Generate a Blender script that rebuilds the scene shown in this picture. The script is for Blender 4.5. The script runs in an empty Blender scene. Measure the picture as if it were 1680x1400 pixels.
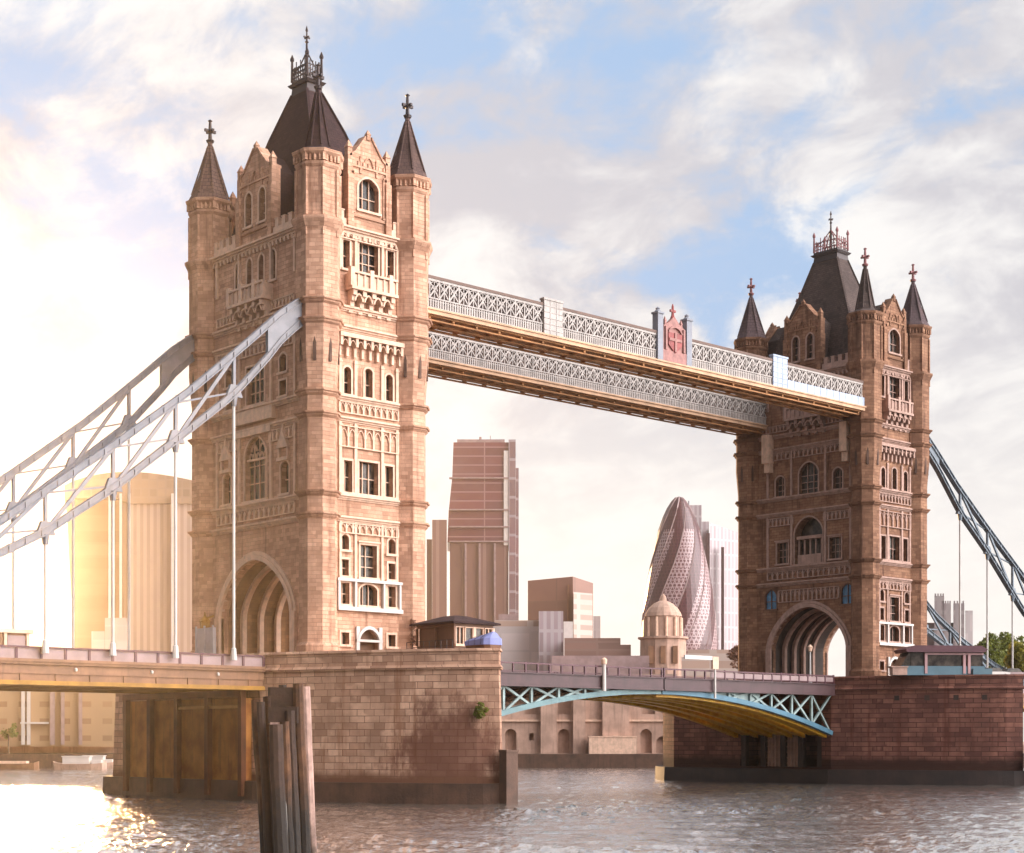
import bpy, math, random
from mathutils import Vector
random.seed(7)
S = bpy.context.scene
COL = S.collection
# ------------------------------------------------------------------ camera
TH = 0.833
CAM = (-93.2, -132.2, 5.5)
FPX, HY = 2707.0, 1213.0
FW = (math.cos(TH), math.sin(TH)); RT = (math.sin(TH), -math.cos(TH))
cd = bpy.data.cameras.new('camera'); cam = bpy.data.objects.new('camera', cd); COL.objects.link(cam)
cam.location = CAM
cam.rotation_euler = (math.pi / 2, 0, TH - math.pi / 2)
cd.sensor_fit = 'HORIZONTAL'; cd.sensor_width = 36; cd.lens = FPX * 36 / 1680
cd.shift_y = (HY - 700) / 1680; cd.clip_start = 0.5; cd.clip_end = 6000
S.camera = cam
# ------------------------------------------------------------------ sun, sky, exposure
SUN_EL, SUN_AZ = math.radians(7.5), TH + math.radians(17)
sd = (math.cos(SUN_EL) * math.cos(SUN_AZ), math.cos(SUN_EL) * math.sin(SUN_AZ), math.sin(SUN_EL))
sl = bpy.data.lights.new('sun', 'SUN'); sl.energy = 2.7; sl.angle = math.radians(1.5); sl.color = (1.0, 0.60, 0.28)
so = bpy.data.objects.new('sun', sl); COL.objects.link(so); so.rotation_euler = Vector(sd).to_track_quat('Z', 'Y').to_euler()
S.view_settings.view_transform = 'Standard'; S.view_settings.look = 'None'
S.view_settings.exposure = 0.6; S.view_settings.gamma = 1; S.view_settings.use_curve_mapping = False
S.cycles.use_denoising = True
S.cycles.max_bounces = 6; S.cycles.diffuse_bounces = 2; S.cycles.volume_bounces = 0; S.cycles.caustics_reflective = False; S.cycles.caustics_refractive = False
S.cycles.sample_clamp_indirect = 4

class NT:
    """tiny node-tree writer"""
    def __init__(s, tree): s.t = tree; s.n = tree.nodes; s.l = tree.links
    def new(s, typ, **kw):
        n = s.n.new(typ)
        for k, v in kw.items(): setattr(n, k, v)
        return n
    def put(s, node, sock, val):
        if hasattr(val, 'is_linked'): s.l.new(val, node.inputs[sock])
        else: node.inputs[sock].default_value = val
    def math(s, op, a, b=0.0, c=0.0, clamp=False):
        n = s.new('ShaderNodeMath', operation=op, use_clamp=clamp)
        for i, x in enumerate((a, b, c)): s.put(n, i, x)
        return n.outputs[0]
    def mix(s, f, a, b, typ='MIX'):
        n = s.new('ShaderNodeMix', data_type='RGBA', blend_type=typ); n.clamp_factor = True
        s.put(n, 0, f); s.put(n, 6, a); s.put(n, 7, b); return n.outputs[2]
    def noise(s, vec, scale, detail=4, rough=.55, dist=0.0, out=0):
        n = s.new('ShaderNodeTexNoise'); s.put(n, 'Vector', vec); s.put(n, 'Scale', scale); s.put(n, 'Detail', detail)
        s.put(n, 'Roughness', rough); s.put(n, 'Distortion', dist); return n.outputs[out]
    def ramp(s, f, lo, hi):
        n = s.new('ShaderNodeMapRange', interpolation_type='SMOOTHSTEP'); s.put(n, 0, f); s.put(n, 1, lo); s.put(n, 2, hi); return n.outputs[0]
    def comb(s, x, y, z):
        n = s.new('ShaderNodeCombineXYZ'); s.put(n, 0, x); s.put(n, 1, y); s.put(n, 2, z); return n.outputs[0]
    def sep(s, v):
        n = s.new('ShaderNodeSeparateXYZ'); s.put(n, 0, v); return n.outputs
    def vscale(s, v, xyz):
        n = s.new('ShaderNodeVectorMath', operation='MULTIPLY'); s.put(n, 0, v); n.inputs[1].default_value = xyz; return n.outputs[0]

def c4(c): return (c[0], c[1], c[2], 1.0)

w = bpy.data.worlds.new('World'); S.world = w; w.use_nodes = True
t = NT(w.node_tree); t.n.clear()
geo = t.new('ShaderNodeTexCoord').outputs['Generated']
dx, dy, dz = t.sep(geo)
sky = t.new('ShaderNodeTexSky', sky_type='NISHITA', sun_disc=False, sun_elevation=SUN_EL, sun_rotation=math.pi / 2 - SUN_AZ, air_density=1.0, dust_density=2.0, ozone_density=2.0)
zc = t.math('MAXIMUM', dz, 0.0)
inv = t.math('DIVIDE', 1.0, t.math('ADD', zc, 0.36))
P = t.comb(t.math('MULTIPLY', dx, inv), t.math('MULTIPLY', dy, inv), 0.0)
mp = t.new('ShaderNodeMapping'); t.put(mp, 'Vector', P); mp.inputs['Rotation'].default_value = (0, 0, -TH); mp.inputs['Location'].default_value = (3.7, 1.9, 0); mp.inputs['Scale'].default_value = (1.0, 0.8, 1)
Q = mp.outputs[0]
n1 = t.noise(Q, 4.2, 10, .58, .3)
n2 = t.noise(t.vscale(Q, (1, 1, 1)), 11, 8, .6, .4)
n3 = t.noise(t.vscale(Q, (.8, 1.0, 1)), 3.2, 3, .5, .0)
cov = t.math('ADD', t.math('MULTIPLY', n1, .72), t.math('MULTIPLY', n2, .28))
low = t.ramp(zc, .27, .08)                    # thicker overcast towards the horizon
cov = t.math('ADD', cov, t.math('MULTIPLY', low, .24))
mask = t.ramp(cov, .40, .52)
shade = t.ramp(t.math('ADD', t.math('MULTIPLY', n3, .5), t.math('MULTIPLY', n2, .5)), .40, .60)
bright = t.math('ADD', .62, t.math('MULTIPLY', shade, .42))
cloud = t.mix(shade, (4.3, 4.25, 4.6, 1), (6.6, 6.5, 6.4, 1))
cloud = t.mix(t.math('MULTIPLY', low, .8), cloud, (6.9, 6.75, 6.5, 1))
blue = t.mix(.96, sky.outputs[0], (2.7, 3.9, 5.7, 1))
# added soft key: unseen bright sky lobe behind right, rest of that half dimmed
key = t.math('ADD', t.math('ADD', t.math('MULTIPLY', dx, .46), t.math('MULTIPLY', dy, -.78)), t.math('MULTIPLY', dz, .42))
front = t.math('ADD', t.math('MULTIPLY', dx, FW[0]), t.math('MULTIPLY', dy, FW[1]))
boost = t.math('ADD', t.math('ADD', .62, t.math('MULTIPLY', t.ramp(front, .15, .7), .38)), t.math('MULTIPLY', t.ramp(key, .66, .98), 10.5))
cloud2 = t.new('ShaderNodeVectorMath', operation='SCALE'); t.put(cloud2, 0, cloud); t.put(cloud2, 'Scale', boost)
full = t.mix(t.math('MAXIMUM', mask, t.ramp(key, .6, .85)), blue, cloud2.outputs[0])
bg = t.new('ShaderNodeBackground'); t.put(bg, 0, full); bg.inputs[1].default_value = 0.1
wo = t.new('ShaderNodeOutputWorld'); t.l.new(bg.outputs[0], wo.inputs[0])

# ------------------------------------------------------------------ materials
def mat(name, color=(.5, .5, .5), rough=.7, metal=0.0, var=.12, nscale=.6, streak=0.0, spec=.4, bump=0.0, col2=None, low=None):
    m = bpy.data.materials.new(name); m.use_nodes = True
    t = NT(m.node_tree); b = t.n['Principled BSDF']
    co = t.new('ShaderNodeTexCoord').outputs['Object']
    f = t.noise(co, nscale, 6, .6)
    c = t.mix(t.ramp(f, .3, .7), c4([x * (1 - var) for x in color]), c4(col2 or [min(1, x * (1 + var)) for x in color]))
    if streak:
        g = t.noise(t.vscale(co, (1.6, 1.6, .12)), 1.3, 5, .6)
        c = t.mix(t.math('MULTIPLY', t.ramp(g, .5, .75), streak), c, c4([x * .35 for x in color]))
    if low:
        zz = t.math('ADD', t.sep(co)[2], t.math('MULTIPLY', t.noise(co, 1.5, 4, .6), 2.0)); c = t.mix(t.ramp(zz, low[0] + 1.0, low[0] - 1.0), c, c4(low[1]))
    t.put(b, 'Base Color', c); b.inputs['Roughness'].default_value = rough; b.inputs['Metallic'].default_value = metal
    b.inputs['Specular IOR Level'].default_value = spec
    if bump:
        bp = t.new('ShaderNodeBump'); bp.inputs['Strength'].default_value = bump; bp.inputs['Distance'].default_value = .05
        t.put(bp, 'Height', t.noise(co, 5, 6, .65)); t.l.new(bp.outputs[0], b.inputs['Normal'])
    return m

def stone(name, c1, c2, mortar, bw=1.3, bh=.42, msize=.018, stain=(.1, .05, .03), amt=.5, uv=False, low_dark=None, patch=None, bump=.5):
    m = bpy.data.materials.new(name); m.use_nodes = True
    t = NT(m.node_tree); b = t.n['Principled BSDF']
    tc = t.new('ShaderNodeTexCoord'); co = tc.outputs['Object']; x, y, z = t.sep(co)
    if uv: vec = tc.outputs['UV']
    else:
        g = t.new('ShaderNodeNewGeometry'); nx, ny, nz = t.sep(g.outputs['True Normal'])
        u = t.math('SUBTRACT', t.math('MULTIPLY', y, nx), t.math('MULTIPLY', x, ny))
        vec = t.comb(u, z, 0.0)
    wob = t.new('ShaderNodeVectorMath', operation='ADD'); t.put(wob, 0, vec)
    wn = t.new('ShaderNodeVectorMath', operation='SCALE'); t.put(wn, 0, t.noise(co, 1.1, 3, .5, out=1)); wn.inputs['Scale'].default_value = .06
    t.put(wob, 1, wn.outputs[0])
    br = t.new('ShaderNodeTexBrick'); t.put(br, 'Vector', wob.outputs[0]); br.offset_frequency = 2; br.offset = .5
    br.inputs['Scale'].default_value = 1; br.inputs['Brick Width'].default_value = bw; br.inputs['Row Height'].default_value = bh
    br.inputs['Mortar Size'].default_value = msize; br.inputs['Mortar Smooth'].default_value = .3; br.inputs['Bias'].default_value = -.1
    br.inputs['Color1'].default_value = c4(c1); br.inputs['Color2'].default_value = c4(c2); br.inputs['Mortar'].default_value = c4(mortar)
    b2 = t.new('ShaderNodeTexBrick'); t.put(b2, 'Vector', wob.outputs[0]); b2.offset = .37; b2.offset_frequency = 3; b2.squash = 1.45; b2.squash_frequency = 2
    for k_, v_ in (('Scale', 1), ('Brick Width', bw * .68), ('Row Height', bh), ('Mortar Size', msize * .8), ('Mortar Smooth', .4), ('Bias', .1), ('Color1', c4(c1)), ('Color2', c4([q * .8 for q in c2])), ('Mortar', c4([q * 1.4 for q in mortar]))): b2.inputs[k_].default_value = v_
    pm = t.ramp(t.noise(co, .23, 3, .5), .46, .52)
    c = t.mix(pm, br.outputs[0], b2.outputs[0]); bfac = t.math('ADD', t.math('MULTIPLY', br.outputs['Fac'], t.math('SUBTRACT', 1.0, pm)), t.math('MULTIPLY', b2.outputs['Fac'], pm))
    f = t.noise(co, .35, 6, .6); c = t.mix(t.math('MULTIPLY', t.ramp(f, .38, .68), .6), c, c4([v * .55 for v in c2]))
    f2 = t.noise(co, 3.1, 5, .65); c = t.mix(t.math('MULTIPLY', t.ramp(f2, .5, .8), .45), c, c4([v * .5 for v in c1]))
    s = t.noise(t.vscale(co, (1.1, 1.1, .10)), 1.0, 6, .62); c = t.mix(t.math('MULTIPLY', t.ramp(s, .52, .72), amt), c, c4(stain))
    if patch:      # one large weathered patch of algae and soot with its own outline
        px, py, pz, rad, pc = patch
        d = t.new('ShaderNodeVectorMath', operation='DISTANCE'); t.put(d, 0, co); d.inputs[1].default_value = (px, py, pz)
        dd = t.math('ADD', t.math('DIVIDE', d.outputs['Value'], rad), t.math('MULTIPLY', t.noise(t.vscale(co, (1, 1, .5)), .8, 7, .7), 1.6))
        c = t.mix(t.math('MULTIPLY', t.ramp(dd, 1.75, 1.25), .8), c, c4(pc))
    if low_dark:   # wet tide mark
        zz = t.math('ADD', z, t.math('MULTIPLY', t.noise(co, .5, 5, .6), 1.2))
        c = t.mix(t.ramp(zz, low_dark[0], low_dark[0] - 1.0), c, c4(low_dark[1]))
    t.put(b, 'Base Color', c); b.inputs['Roughness'].default_value = .88; b.inputs['Specular IOR Level'].default_value = .25
    hgt = t.math('ADD', t.math('MULTIPLY', bfac, -1.0), t.math('MULTIPLY', t.noise(co, 6, 5, .7), .8))
    bp = t.new('ShaderNodeBump'); bp.inputs['Strength'].default_value = bump; bp.inputs['Distance'].default_value = .06
    t.put(bp, 'Height', hgt); t.l.new(bp.outputs[0], b.inputs['Normal'])
    return m

def gridmat(name, wall, glass, bw, bh, mort, rough=.4, offset=0.0, bump=.2, wall2=None):
    """facade of panes between bars: panes are the bricks, bars the mortar"""
    m = bpy.data.materials.new(name); m.use_nodes = True
    t = NT(m.node_tree); b = t.n['Principled BSDF']
    tc = t.new('ShaderNodeTexCoord'); co = tc.outputs['Object']; x, y, z = t.sep(co)
    g = t.new('ShaderNodeNewGeometry'); nx, ny, nz = t.sep(g.outputs['True Normal'])
    u = t.math('SUBTRACT', t.math('MULTIPLY', y, nx), t.math('MULTIPLY', x, ny))
    br = t.new('ShaderNodeTexBrick'); t.put(br, 'Vector', t.comb(u, z, 0.0)); br.offset = offset
    br.inputs['Scale'].default_value = 1; br.inputs['Brick Width'].default_value = bw; br.inputs['Row Height'].default_value = bh
    br.inputs['Mortar Size'].default_value = mort; br.inputs['Mortar Smooth'].default_value = .1
    br.inputs['Color1'].default_value = c4(glass); br.inputs['Color2'].default_value = c4([v * 1.5 for v in glass]); br.inputs['Mortar'].default_value = c4(wall)
    c = t.mix(t.math('MULTIPLY', t.ramp(t.noise(co, .05, 4, .6), .35, .7), .4), br.outputs[0], c4(wall2 or [v * .7 for v in wall]))
    t.put(b, 'Base Color', c); b.inputs['Roughness'].default_value = rough
    bp = t.new('ShaderNodeBump'); bp.inputs['Strength'].default_value = bump; t.put(bp, 'Height', br.outputs['Fac']); t.l.new(bp.outputs[0], b.inputs['Normal'])
    return m

M = {}
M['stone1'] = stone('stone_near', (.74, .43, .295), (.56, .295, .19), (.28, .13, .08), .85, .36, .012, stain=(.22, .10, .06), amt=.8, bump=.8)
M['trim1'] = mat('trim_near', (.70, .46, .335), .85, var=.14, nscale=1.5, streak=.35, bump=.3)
M['stone2'] = stone('stone_far', (.38, .20, .12), (.25, .118, .07), (.08, .03, .02), .85, .36, .013, stain=(.06, .022, .014), amt=.8, bump=.8)  # darkened copy of the near stone; flare and grading put into the colour
M['trim2'] = mat('trim_far', (.40, .25, .20), .85, var=.18, nscale=1.5, streak=.5, bump=.3)  # trim darkened along with the far stone
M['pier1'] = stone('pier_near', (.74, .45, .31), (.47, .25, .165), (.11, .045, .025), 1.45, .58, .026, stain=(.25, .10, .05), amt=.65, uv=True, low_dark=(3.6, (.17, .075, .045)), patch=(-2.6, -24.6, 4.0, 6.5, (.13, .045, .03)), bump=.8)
M['pier2'] = stone('pier_far', (.30, .13, .09), (.15, .058, .045), (.04, .015, .012), 1.9, .58, .04, stain=(.10, .03, .02), amt=.75, uv=True, low_dark=(4.2, (.05, .02, .014)), bump=.9)  # pier stone darkened in colour to go with the far tower
M['vault'] = stone('vault_shade_stone', (.32, .155, .07), (.24, .11, .05), (.09, .035, .02), .85, .36, .012, amt=.6)  # shade inside the near archway put into a darker stone colour
M['tide'] = mat('tide_timber', (.075, .036, .022), .7, var=.4, nscale=.4, streak=.6, bump=.6)
M['tide2'] = mat('tide_dark', (.022, .011, .008), .65, var=.4, nscale=.4, streak=.6, bump=.6)
M['glass'] = mat('window_glass', (.020, .014, .013), .22, var=.6, nscale=.8, spec=.25, col2=(.10, .075, .06))
M['slate1'] = stone('slate_near', (.055, .026, .026), (.036, .017, .018), (.02, .012, .012), .5, .28, .02, stain=(.03, .015, .015), amt=.4)
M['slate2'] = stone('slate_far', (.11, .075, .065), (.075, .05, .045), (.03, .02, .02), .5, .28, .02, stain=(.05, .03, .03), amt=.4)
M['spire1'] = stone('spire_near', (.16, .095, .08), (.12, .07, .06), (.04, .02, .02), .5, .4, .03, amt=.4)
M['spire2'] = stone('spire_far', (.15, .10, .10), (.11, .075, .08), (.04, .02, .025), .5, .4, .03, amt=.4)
M['iron'] = mat('dark_iron', (.035, .022, .022), .5, metal=.3)
M['rediron'] = mat('red_finial', (.22, .08, .08), .6)
M['steel'] = mat('pale_steel', (.20, .19, .205), .5, var=.12, nscale=.8, streak=.25)
M['steelr'] = mat('slate_blue_steel', (.12, .145, .175), .5, var=.15, nscale=.8, streak=.3)
M['rod'] = mat('pale_rod', (.50, .46, .43), .5)
M['lattice'] = mat('walkway_white', (.40, .345, .315), .6, var=.15, nscale=.9, streak=.45)
M['wroof'] = mat('walkway_roof', (.16, .10, .08), .8)
M['wback'] = mat('walkway_backing', (.16, .10, .09), .5, var=.3)
M['soffit'] = mat('walkway_soffit', (.50, .23, .09), .7, var=.3, nscale=.5, streak=.3)
M['soffit2'] = mat('walkway_ledge', (.55, .33, .20), .7, var=.2)
M['bluepaint'] = mat('pale_blue_paint', (.36, .41, .52), .5, var=.1)
M['crest'] = mat('crest_red', (.27, .055, .05), .6, var=.25, nscale=2)
M['crestp'] = mat('crest_pink', (.33, .155, .135), .7, var=.2, nscale=2)
M['column'] = mat('grey_column', (.22, .22, .25), .6)
M['purple'] = mat('plum_fascia', (.062, .028, .030), .55, var=.2, streak=.4)
M['maroon'] = mat('maroon_rail', (.075, .02, .028), .5)
M['teal'] = mat('teal_girder', (.11, .185, .195), .5, var=.18, streak=.4)
M['tealpale'] = mat('pale_teal_web', (.26, .33, .32), .6, var=.25, streak=.5)
M['blue'] = mat('blue_girder', (.07, .165, .23), .5, var=.15)
M['gold'] = mat('gold_girder', (1.0, .43, .015), .45, var=.25, nscale=1.2, col2=(1.0, .58, .05))
M['dark'] = mat('shadow_steel', (.035, .02, .015), .8, var=.4)  # dark steel; also stands for shade in the far vault and drain holes
M['asphalt'] = mat('asphalt', (.05, .048, .046), .9)
M['panel'] = mat('parapet_panel', (.28, .19, .185), .6, var=.15)
M['brown'] = mat('brown_girder', (.22, .105, .055), .6, var=.2, streak=.4)
M['ochre'] = mat('ochre_flange', (.32, .15, .018), .6, var=.25)
M['rust'] = mat('rusty_cladding', (.36, .105, .013), .8, var=.4, nscale=.5, streak=.9, bump=.5, col2=(.48, .19, .04))
M['rustdark'] = mat('rusty_post', (.09, .025, .008), .8, var=.4, streak=.5)
M['rustlight'] = mat('pale_ledge', (.75, .45, .18), .7)
M['timber'] = mat('weathered_timber', (.07, .028, .014), .85, var=.5, nscale=1.2, streak=.8, bump=.9, col2=(.15, .065, .03), low=(4.2, (.012, .008, .006)))
M['timberd'] = mat('dark_timber', (.035, .016, .010), .8, var=.5, nscale=1.5, streak=.6, bump=.9, low=(4.2, (.012, .008, .006)))
M['timberp'] = mat('pale_timber', (.42, .26, .21), .85, var=.3, nscale=1.5, streak=.8, bump=.9, low=(2.6, (.05, .03, .02)))
M['white'] = mat('white_paint', (.56, .50, .46), .6, var=.06)
M['recess'] = mat('recess_shade', (.10, .055, .04), .9, var=.3)  # shade of the lancet slits as a flat colour
M['bluew'] = mat('blue_window', (.07, .20, .36), .25, var=.3, nscale=1.5)
M['tarp'] = mat('lilac_tarpaulin', (.20, .215, .42), .7, var=.1, bump=.4)
M['cabinb'] = mat('cabin_brown', (.14, .06, .03), .6, var=.2)
M['cabinblue'] = mat('cabin_blue', (.075, .14, .175), .5, var=.1)
M['pinkpost'] = mat('pink_post', (.42, .24, .24), .6)
M['greyp'] = mat('grey_hoarding', (.42, .40, .42), .7)
M['concrete'] = mat('concrete', (.46, .29, .22), .9, var=.2, nscale=.3, streak=.5)
M['bark'] = mat('bark', (.09, .06, .04), .9)
def leafmat(name, a, b):
    m = bpy.data.materials.new(name); m.use_nodes = True
    t = NT(m.node_tree); p = t.n['Principled BSDF']
    co = t.new('ShaderNodeTexCoord').outputs['Object']
    c = t.mix(t.ramp(t.noise(co, .45, 4, .6), .35, .65), c4(a), c4(b)); c = t.mix(t.math('MULTIPLY', t.ramp(t.noise(co, 4, 3, .6), .4, .7), .5), c, c4([v * 1.6 for v in b]))
    t.put(p, 'Base Color', c); p.inputs['Roughness'].default_value = .6
    tr = t.new('ShaderNodeBsdfTranslucent'); t.put(tr, 0, c); mx = t.new('ShaderNodeMixShader'); mx.inputs[0].default_value = .45
    t.l.new(p.outputs[0], mx.inputs[1]); t.l.new(tr.outputs[0], mx.inputs[2]); t.l.new(mx.outputs[0], t.n['Material Output'].inputs[0])
    return m
M['leaf'] = leafmat('foliage_green', (.08, .10, .014), (.17, .18, .025))
M['leafy'] = leafmat('foliage_yellow', (.16, .16, .018), (.30, .25, .03))

# ------------------------------------------------------------------ mesh and object helpers
ORG = {}
def empty(name, loc, label=None, cat=None, group=None):
    o = bpy.data.objects.new(name, None); COL.objects.link(o); o.location = loc; o.empty_display_size = .5
    ORG[o.name] = tuple(loc); tag(o, label, cat, group); return o
def tag(o, label=None, cat=None, group=None, kind=None):
    if label: o['label'] = label
    if cat: o['category'] = cat
    if group: o['group'] = group
    if kind: o['kind'] = kind
    return o

class MB:
    def __init__(s): s.v = []; s.f = []; s.uv = None
    def face(s, pts):
        i = len(s.v); s.v += [tuple(p) for p in pts]; s.f.append(tuple(range(i, i + len(pts))))
    def hexa(s, p):   # 8 points: bottom 4 (ccw), top 4
        i = len(s.v); s.v += [tuple(q) for q in p]
        s.f += [tuple(i + k for k in q) for q in ((0, 3, 2, 1), (4, 5, 6, 7), (0, 1, 5, 4), (1, 2, 6, 5), (2, 3, 7, 6), (3, 0, 4, 7))]
    def box(s, x0, x1, y0, y1, z0, z1):
        s.hexa([(x0, y0, z0), (x1, y0, z0), (x1, y1, z0), (x0, y1, z0), (x0, y0, z1), (x1, y0, z1), (x1, y1, z1), (x0, y1, z1)])
    def frustum(s, cx, cy, z0, a0, b0, z1, a1, b1):
        s.hexa([(cx - a0, cy - b0, z0), (cx + a0, cy - b0, z0), (cx + a0, cy + b0, z0), (cx - a0, cy + b0, z0),
                (cx - a1, cy - b1, z1), (cx + a1, cy - b1, z1), (cx + a1, cy + b1, z1), (cx - a1, cy + b1, z1)])
    def bar(s, a, b, wd, hg=None, up=(0, 0, 1)):
        a, b = Vector(a), Vector(b); d = (b - a).normalized(); u = Vector(up)
        if abs(d.dot(u)) > .98: u = Vector((1, 0, 0))
        r = d.cross(u).normalized(); q = r.cross(d).normalized(); hg = hg or wd
        o = [(-r * wd / 2 - q * hg / 2), (r * wd / 2 - q * hg / 2), (r * wd / 2 + q * hg / 2), (-r * wd / 2 + q * hg / 2)]
        s.hexa([a + k for k in o] + [b + k for k in o])
    def loft(s, rings, caps=True):
        i = len(s.v); n = len(rings[0])
        for r in rings: s.v += [tuple(p) for p in r]
        for k in range(len(rings) - 1):
            for j in range(n):
                s.f.append((i + k * n + j, i + k * n + (j + 1) % n, i + (k + 1) * n + (j + 1) % n, i + (k + 1) * n + j))
        if caps: s.f.append(tuple(i + j for j in reversed(range(n)))); s.f.append(tuple(i + (len(rings) - 1) * n + j for j in range(n)))
    def lathe(s, cx, cy, prof, n=8, rot=math.pi / 8):
        s.loft([[(cx + r * math.cos(rot + 2 * math.pi * k / n), cy + r * math.sin(rot + 2 * math.pi * k / n), z) for k in range(n)] for z, r in prof])
    def tube(s, pts, r, n=6):
        rings = []
        for k, p in enumerate(pts):
            p = Vector(p); a = Vector(pts[max(0, k - 1)]); b = Vector(pts[min(len(pts) - 1, k + 1)]); d = (b - a).normalized()
            u = Vector((0, 0, 1)) if abs(d.z) < .9 else Vector((1, 0, 0)); e = d.cross(u).normalized(); g = d.cross(e)
            rr = r[k] if isinstance(r, (list, tuple)) else r
            rings.append([p + (e * math.cos(2 * math.pi * j / n) + g * math.sin(2 * math.pi * j / n)) * rr for j in range(n)])
        s.loft(rings)
    def build(s, name, m, parent=None, loc=None, smooth=False):
        o0 = ORG[parent.name] if parent else (loc or (0, 0, 0))
        me = bpy.data.meshes.new(name)
        me.from_pydata([(a - o0[0], b - o0[1], c - o0[2]) for a, b, c in s.v], [], s.f)
        me.materials.append(M[m] if isinstance(m, str) else m)
        if s.uv is not None:
            l = me.uv_layers.new(name='UVMap')
            for i, lp in enumerate(me.loops): l.data[i].uv = s.uv[lp.vertex_index] if lp.vertex_index < len(s.uv) else (0, 0)
        if smooth:
            for p in me.polygons: p.use_smooth = True
        o = bpy.data.objects.new(name, me); COL.objects.link(o)
        if parent: o.parent = parent
        else: o.location = o0
        ORG[o.name] = tuple(o0)
        return o

def pix(u, z, back=0.0):
    """ground position seen u pixels across the photograph at z metres along the view"""
    r = (u - 840) / FPX * z
    return (CAM[0] + FW[0] * (z + back) + RT[0] * r, CAM[1] + FW[1] * (z + back) + RT[1] * r)
def hgt(y, z): return CAM[2] + (HY - y) * z / FPX

# ------------------------------------------------------------------ faces: flat work on a wall plane
class Face:
    def __init__(s, o, d, n): s.o = Vector(o); s.d = Vector(d); s.n = Vector(n)
    def p(s, a, z, q=0.0):
        v = s.o + s.d * a + s.n * q; return (v.x, v.y, z)
def fbox(mb, F, a0, a1, z0, z1, q0, q1):
    mb.hexa([F.p(a0, z0, q1), F.p(a1, z0, q1), F.p(a1, z0, q0), F.p(a0, z0, q0), F.p(a0, z1, q1), F.p(a1, z1, q1), F.p(a1, z1, q0), F.p(a0, z1, q0)])
def fpoly(mb, F, pts, q0, q1):
    mb.face([F.p(a, z, q1) for a, z in pts]); n = len(pts)
    mb.face([F.p(a, z, q0) for a, z in reversed(pts)])
    for i in range(n):
        a, b = pts[i], pts[(i + 1) % n]
        mb.face([F.p(a[0], a[1], q1), F.p(a[0], a[1], q0), F.p(b[0], b[1], q0), F.p(b[0], b[1], q1)])
def arch(wd, rise, n=14, pw=1.75, q=.62):
    out = []
    for k in range(n + 1):
        x = -math.cos(math.pi * k / n)
        out.append((x * wd, rise * max(0.0, 1 - abs(x) ** pw) ** q))
    return out
def arch_ring(mb, F, a, z, wd, rise, th, q0, q1, n=14):
    i_, o_ = arch(wd, rise, n), arch(wd + th, rise + th, n)
    for k in range(n):
        A, B, C, D = i_[k], i_[k + 1], o_[k + 1], o_[k]
        P = [(a + x, z + y) for x, y in (A, B, C, D)]
        mb.hexa([F.p(*p_, q1) for p_ in P] + [F.p(*p_, q0) for p_ in P])
def wall(mb, F, a0, a1, z0, z1, holes, rev=.45):
    """wall with real openings: holes = (a0, a1, z0, z1, rise); rise > 0 arches the top"""
    xs = sorted({a0, a1, *[h[0] for h in holes], *[h[1] for h in holes]}); zs = sorted({z0, z1, *[h[2] for h in holes], *[h[3] for h in holes]})
    for i in range(len(xs) - 1):
        for j in range(len(zs) - 1):
            cx, cz = (xs[i] + xs[i + 1]) / 2, (zs[j] + zs[j + 1]) / 2
            if any(h[0] < cx < h[1] and h[2] < cz < h[3] for h in holes): continue
            mb.face([F.p(xs[i], zs[j]), F.p(xs[i + 1], zs[j]), F.p(xs[i + 1], zs[j + 1]), F.p(xs[i], zs[j + 1])])
    for h in holes:
        rise = h[4] if len(h) > 4 else 0; r = h[5] if len(h) > 5 else rev
        c, wd = (h[0] + h[1]) / 2, (h[1] - h[0]) / 2; zt = h[3] - rise
        top = [(c + x, zt + y) for x, y in arch(wd, rise)] if rise else [(h[0], h[3]), (h[1], h[3])]
        out = [(h[0], h[2])] + top + [(h[1], h[2])]
        for k in range(len(out)):
            A, B = out[k], out[(k + 1) % len(out)]
            mb.face([F.p(*A), F.p(*B), F.p(*B, -r), F.p(*A, -r)])
        if rise:
            for k in range(len(top) - 1):
                mb.face([F.p(*top[k]), F.p(*top[k + 1]), F.p(top[k + 1][0], h[3]), F.p(top[k][0], h[3])])
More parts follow.
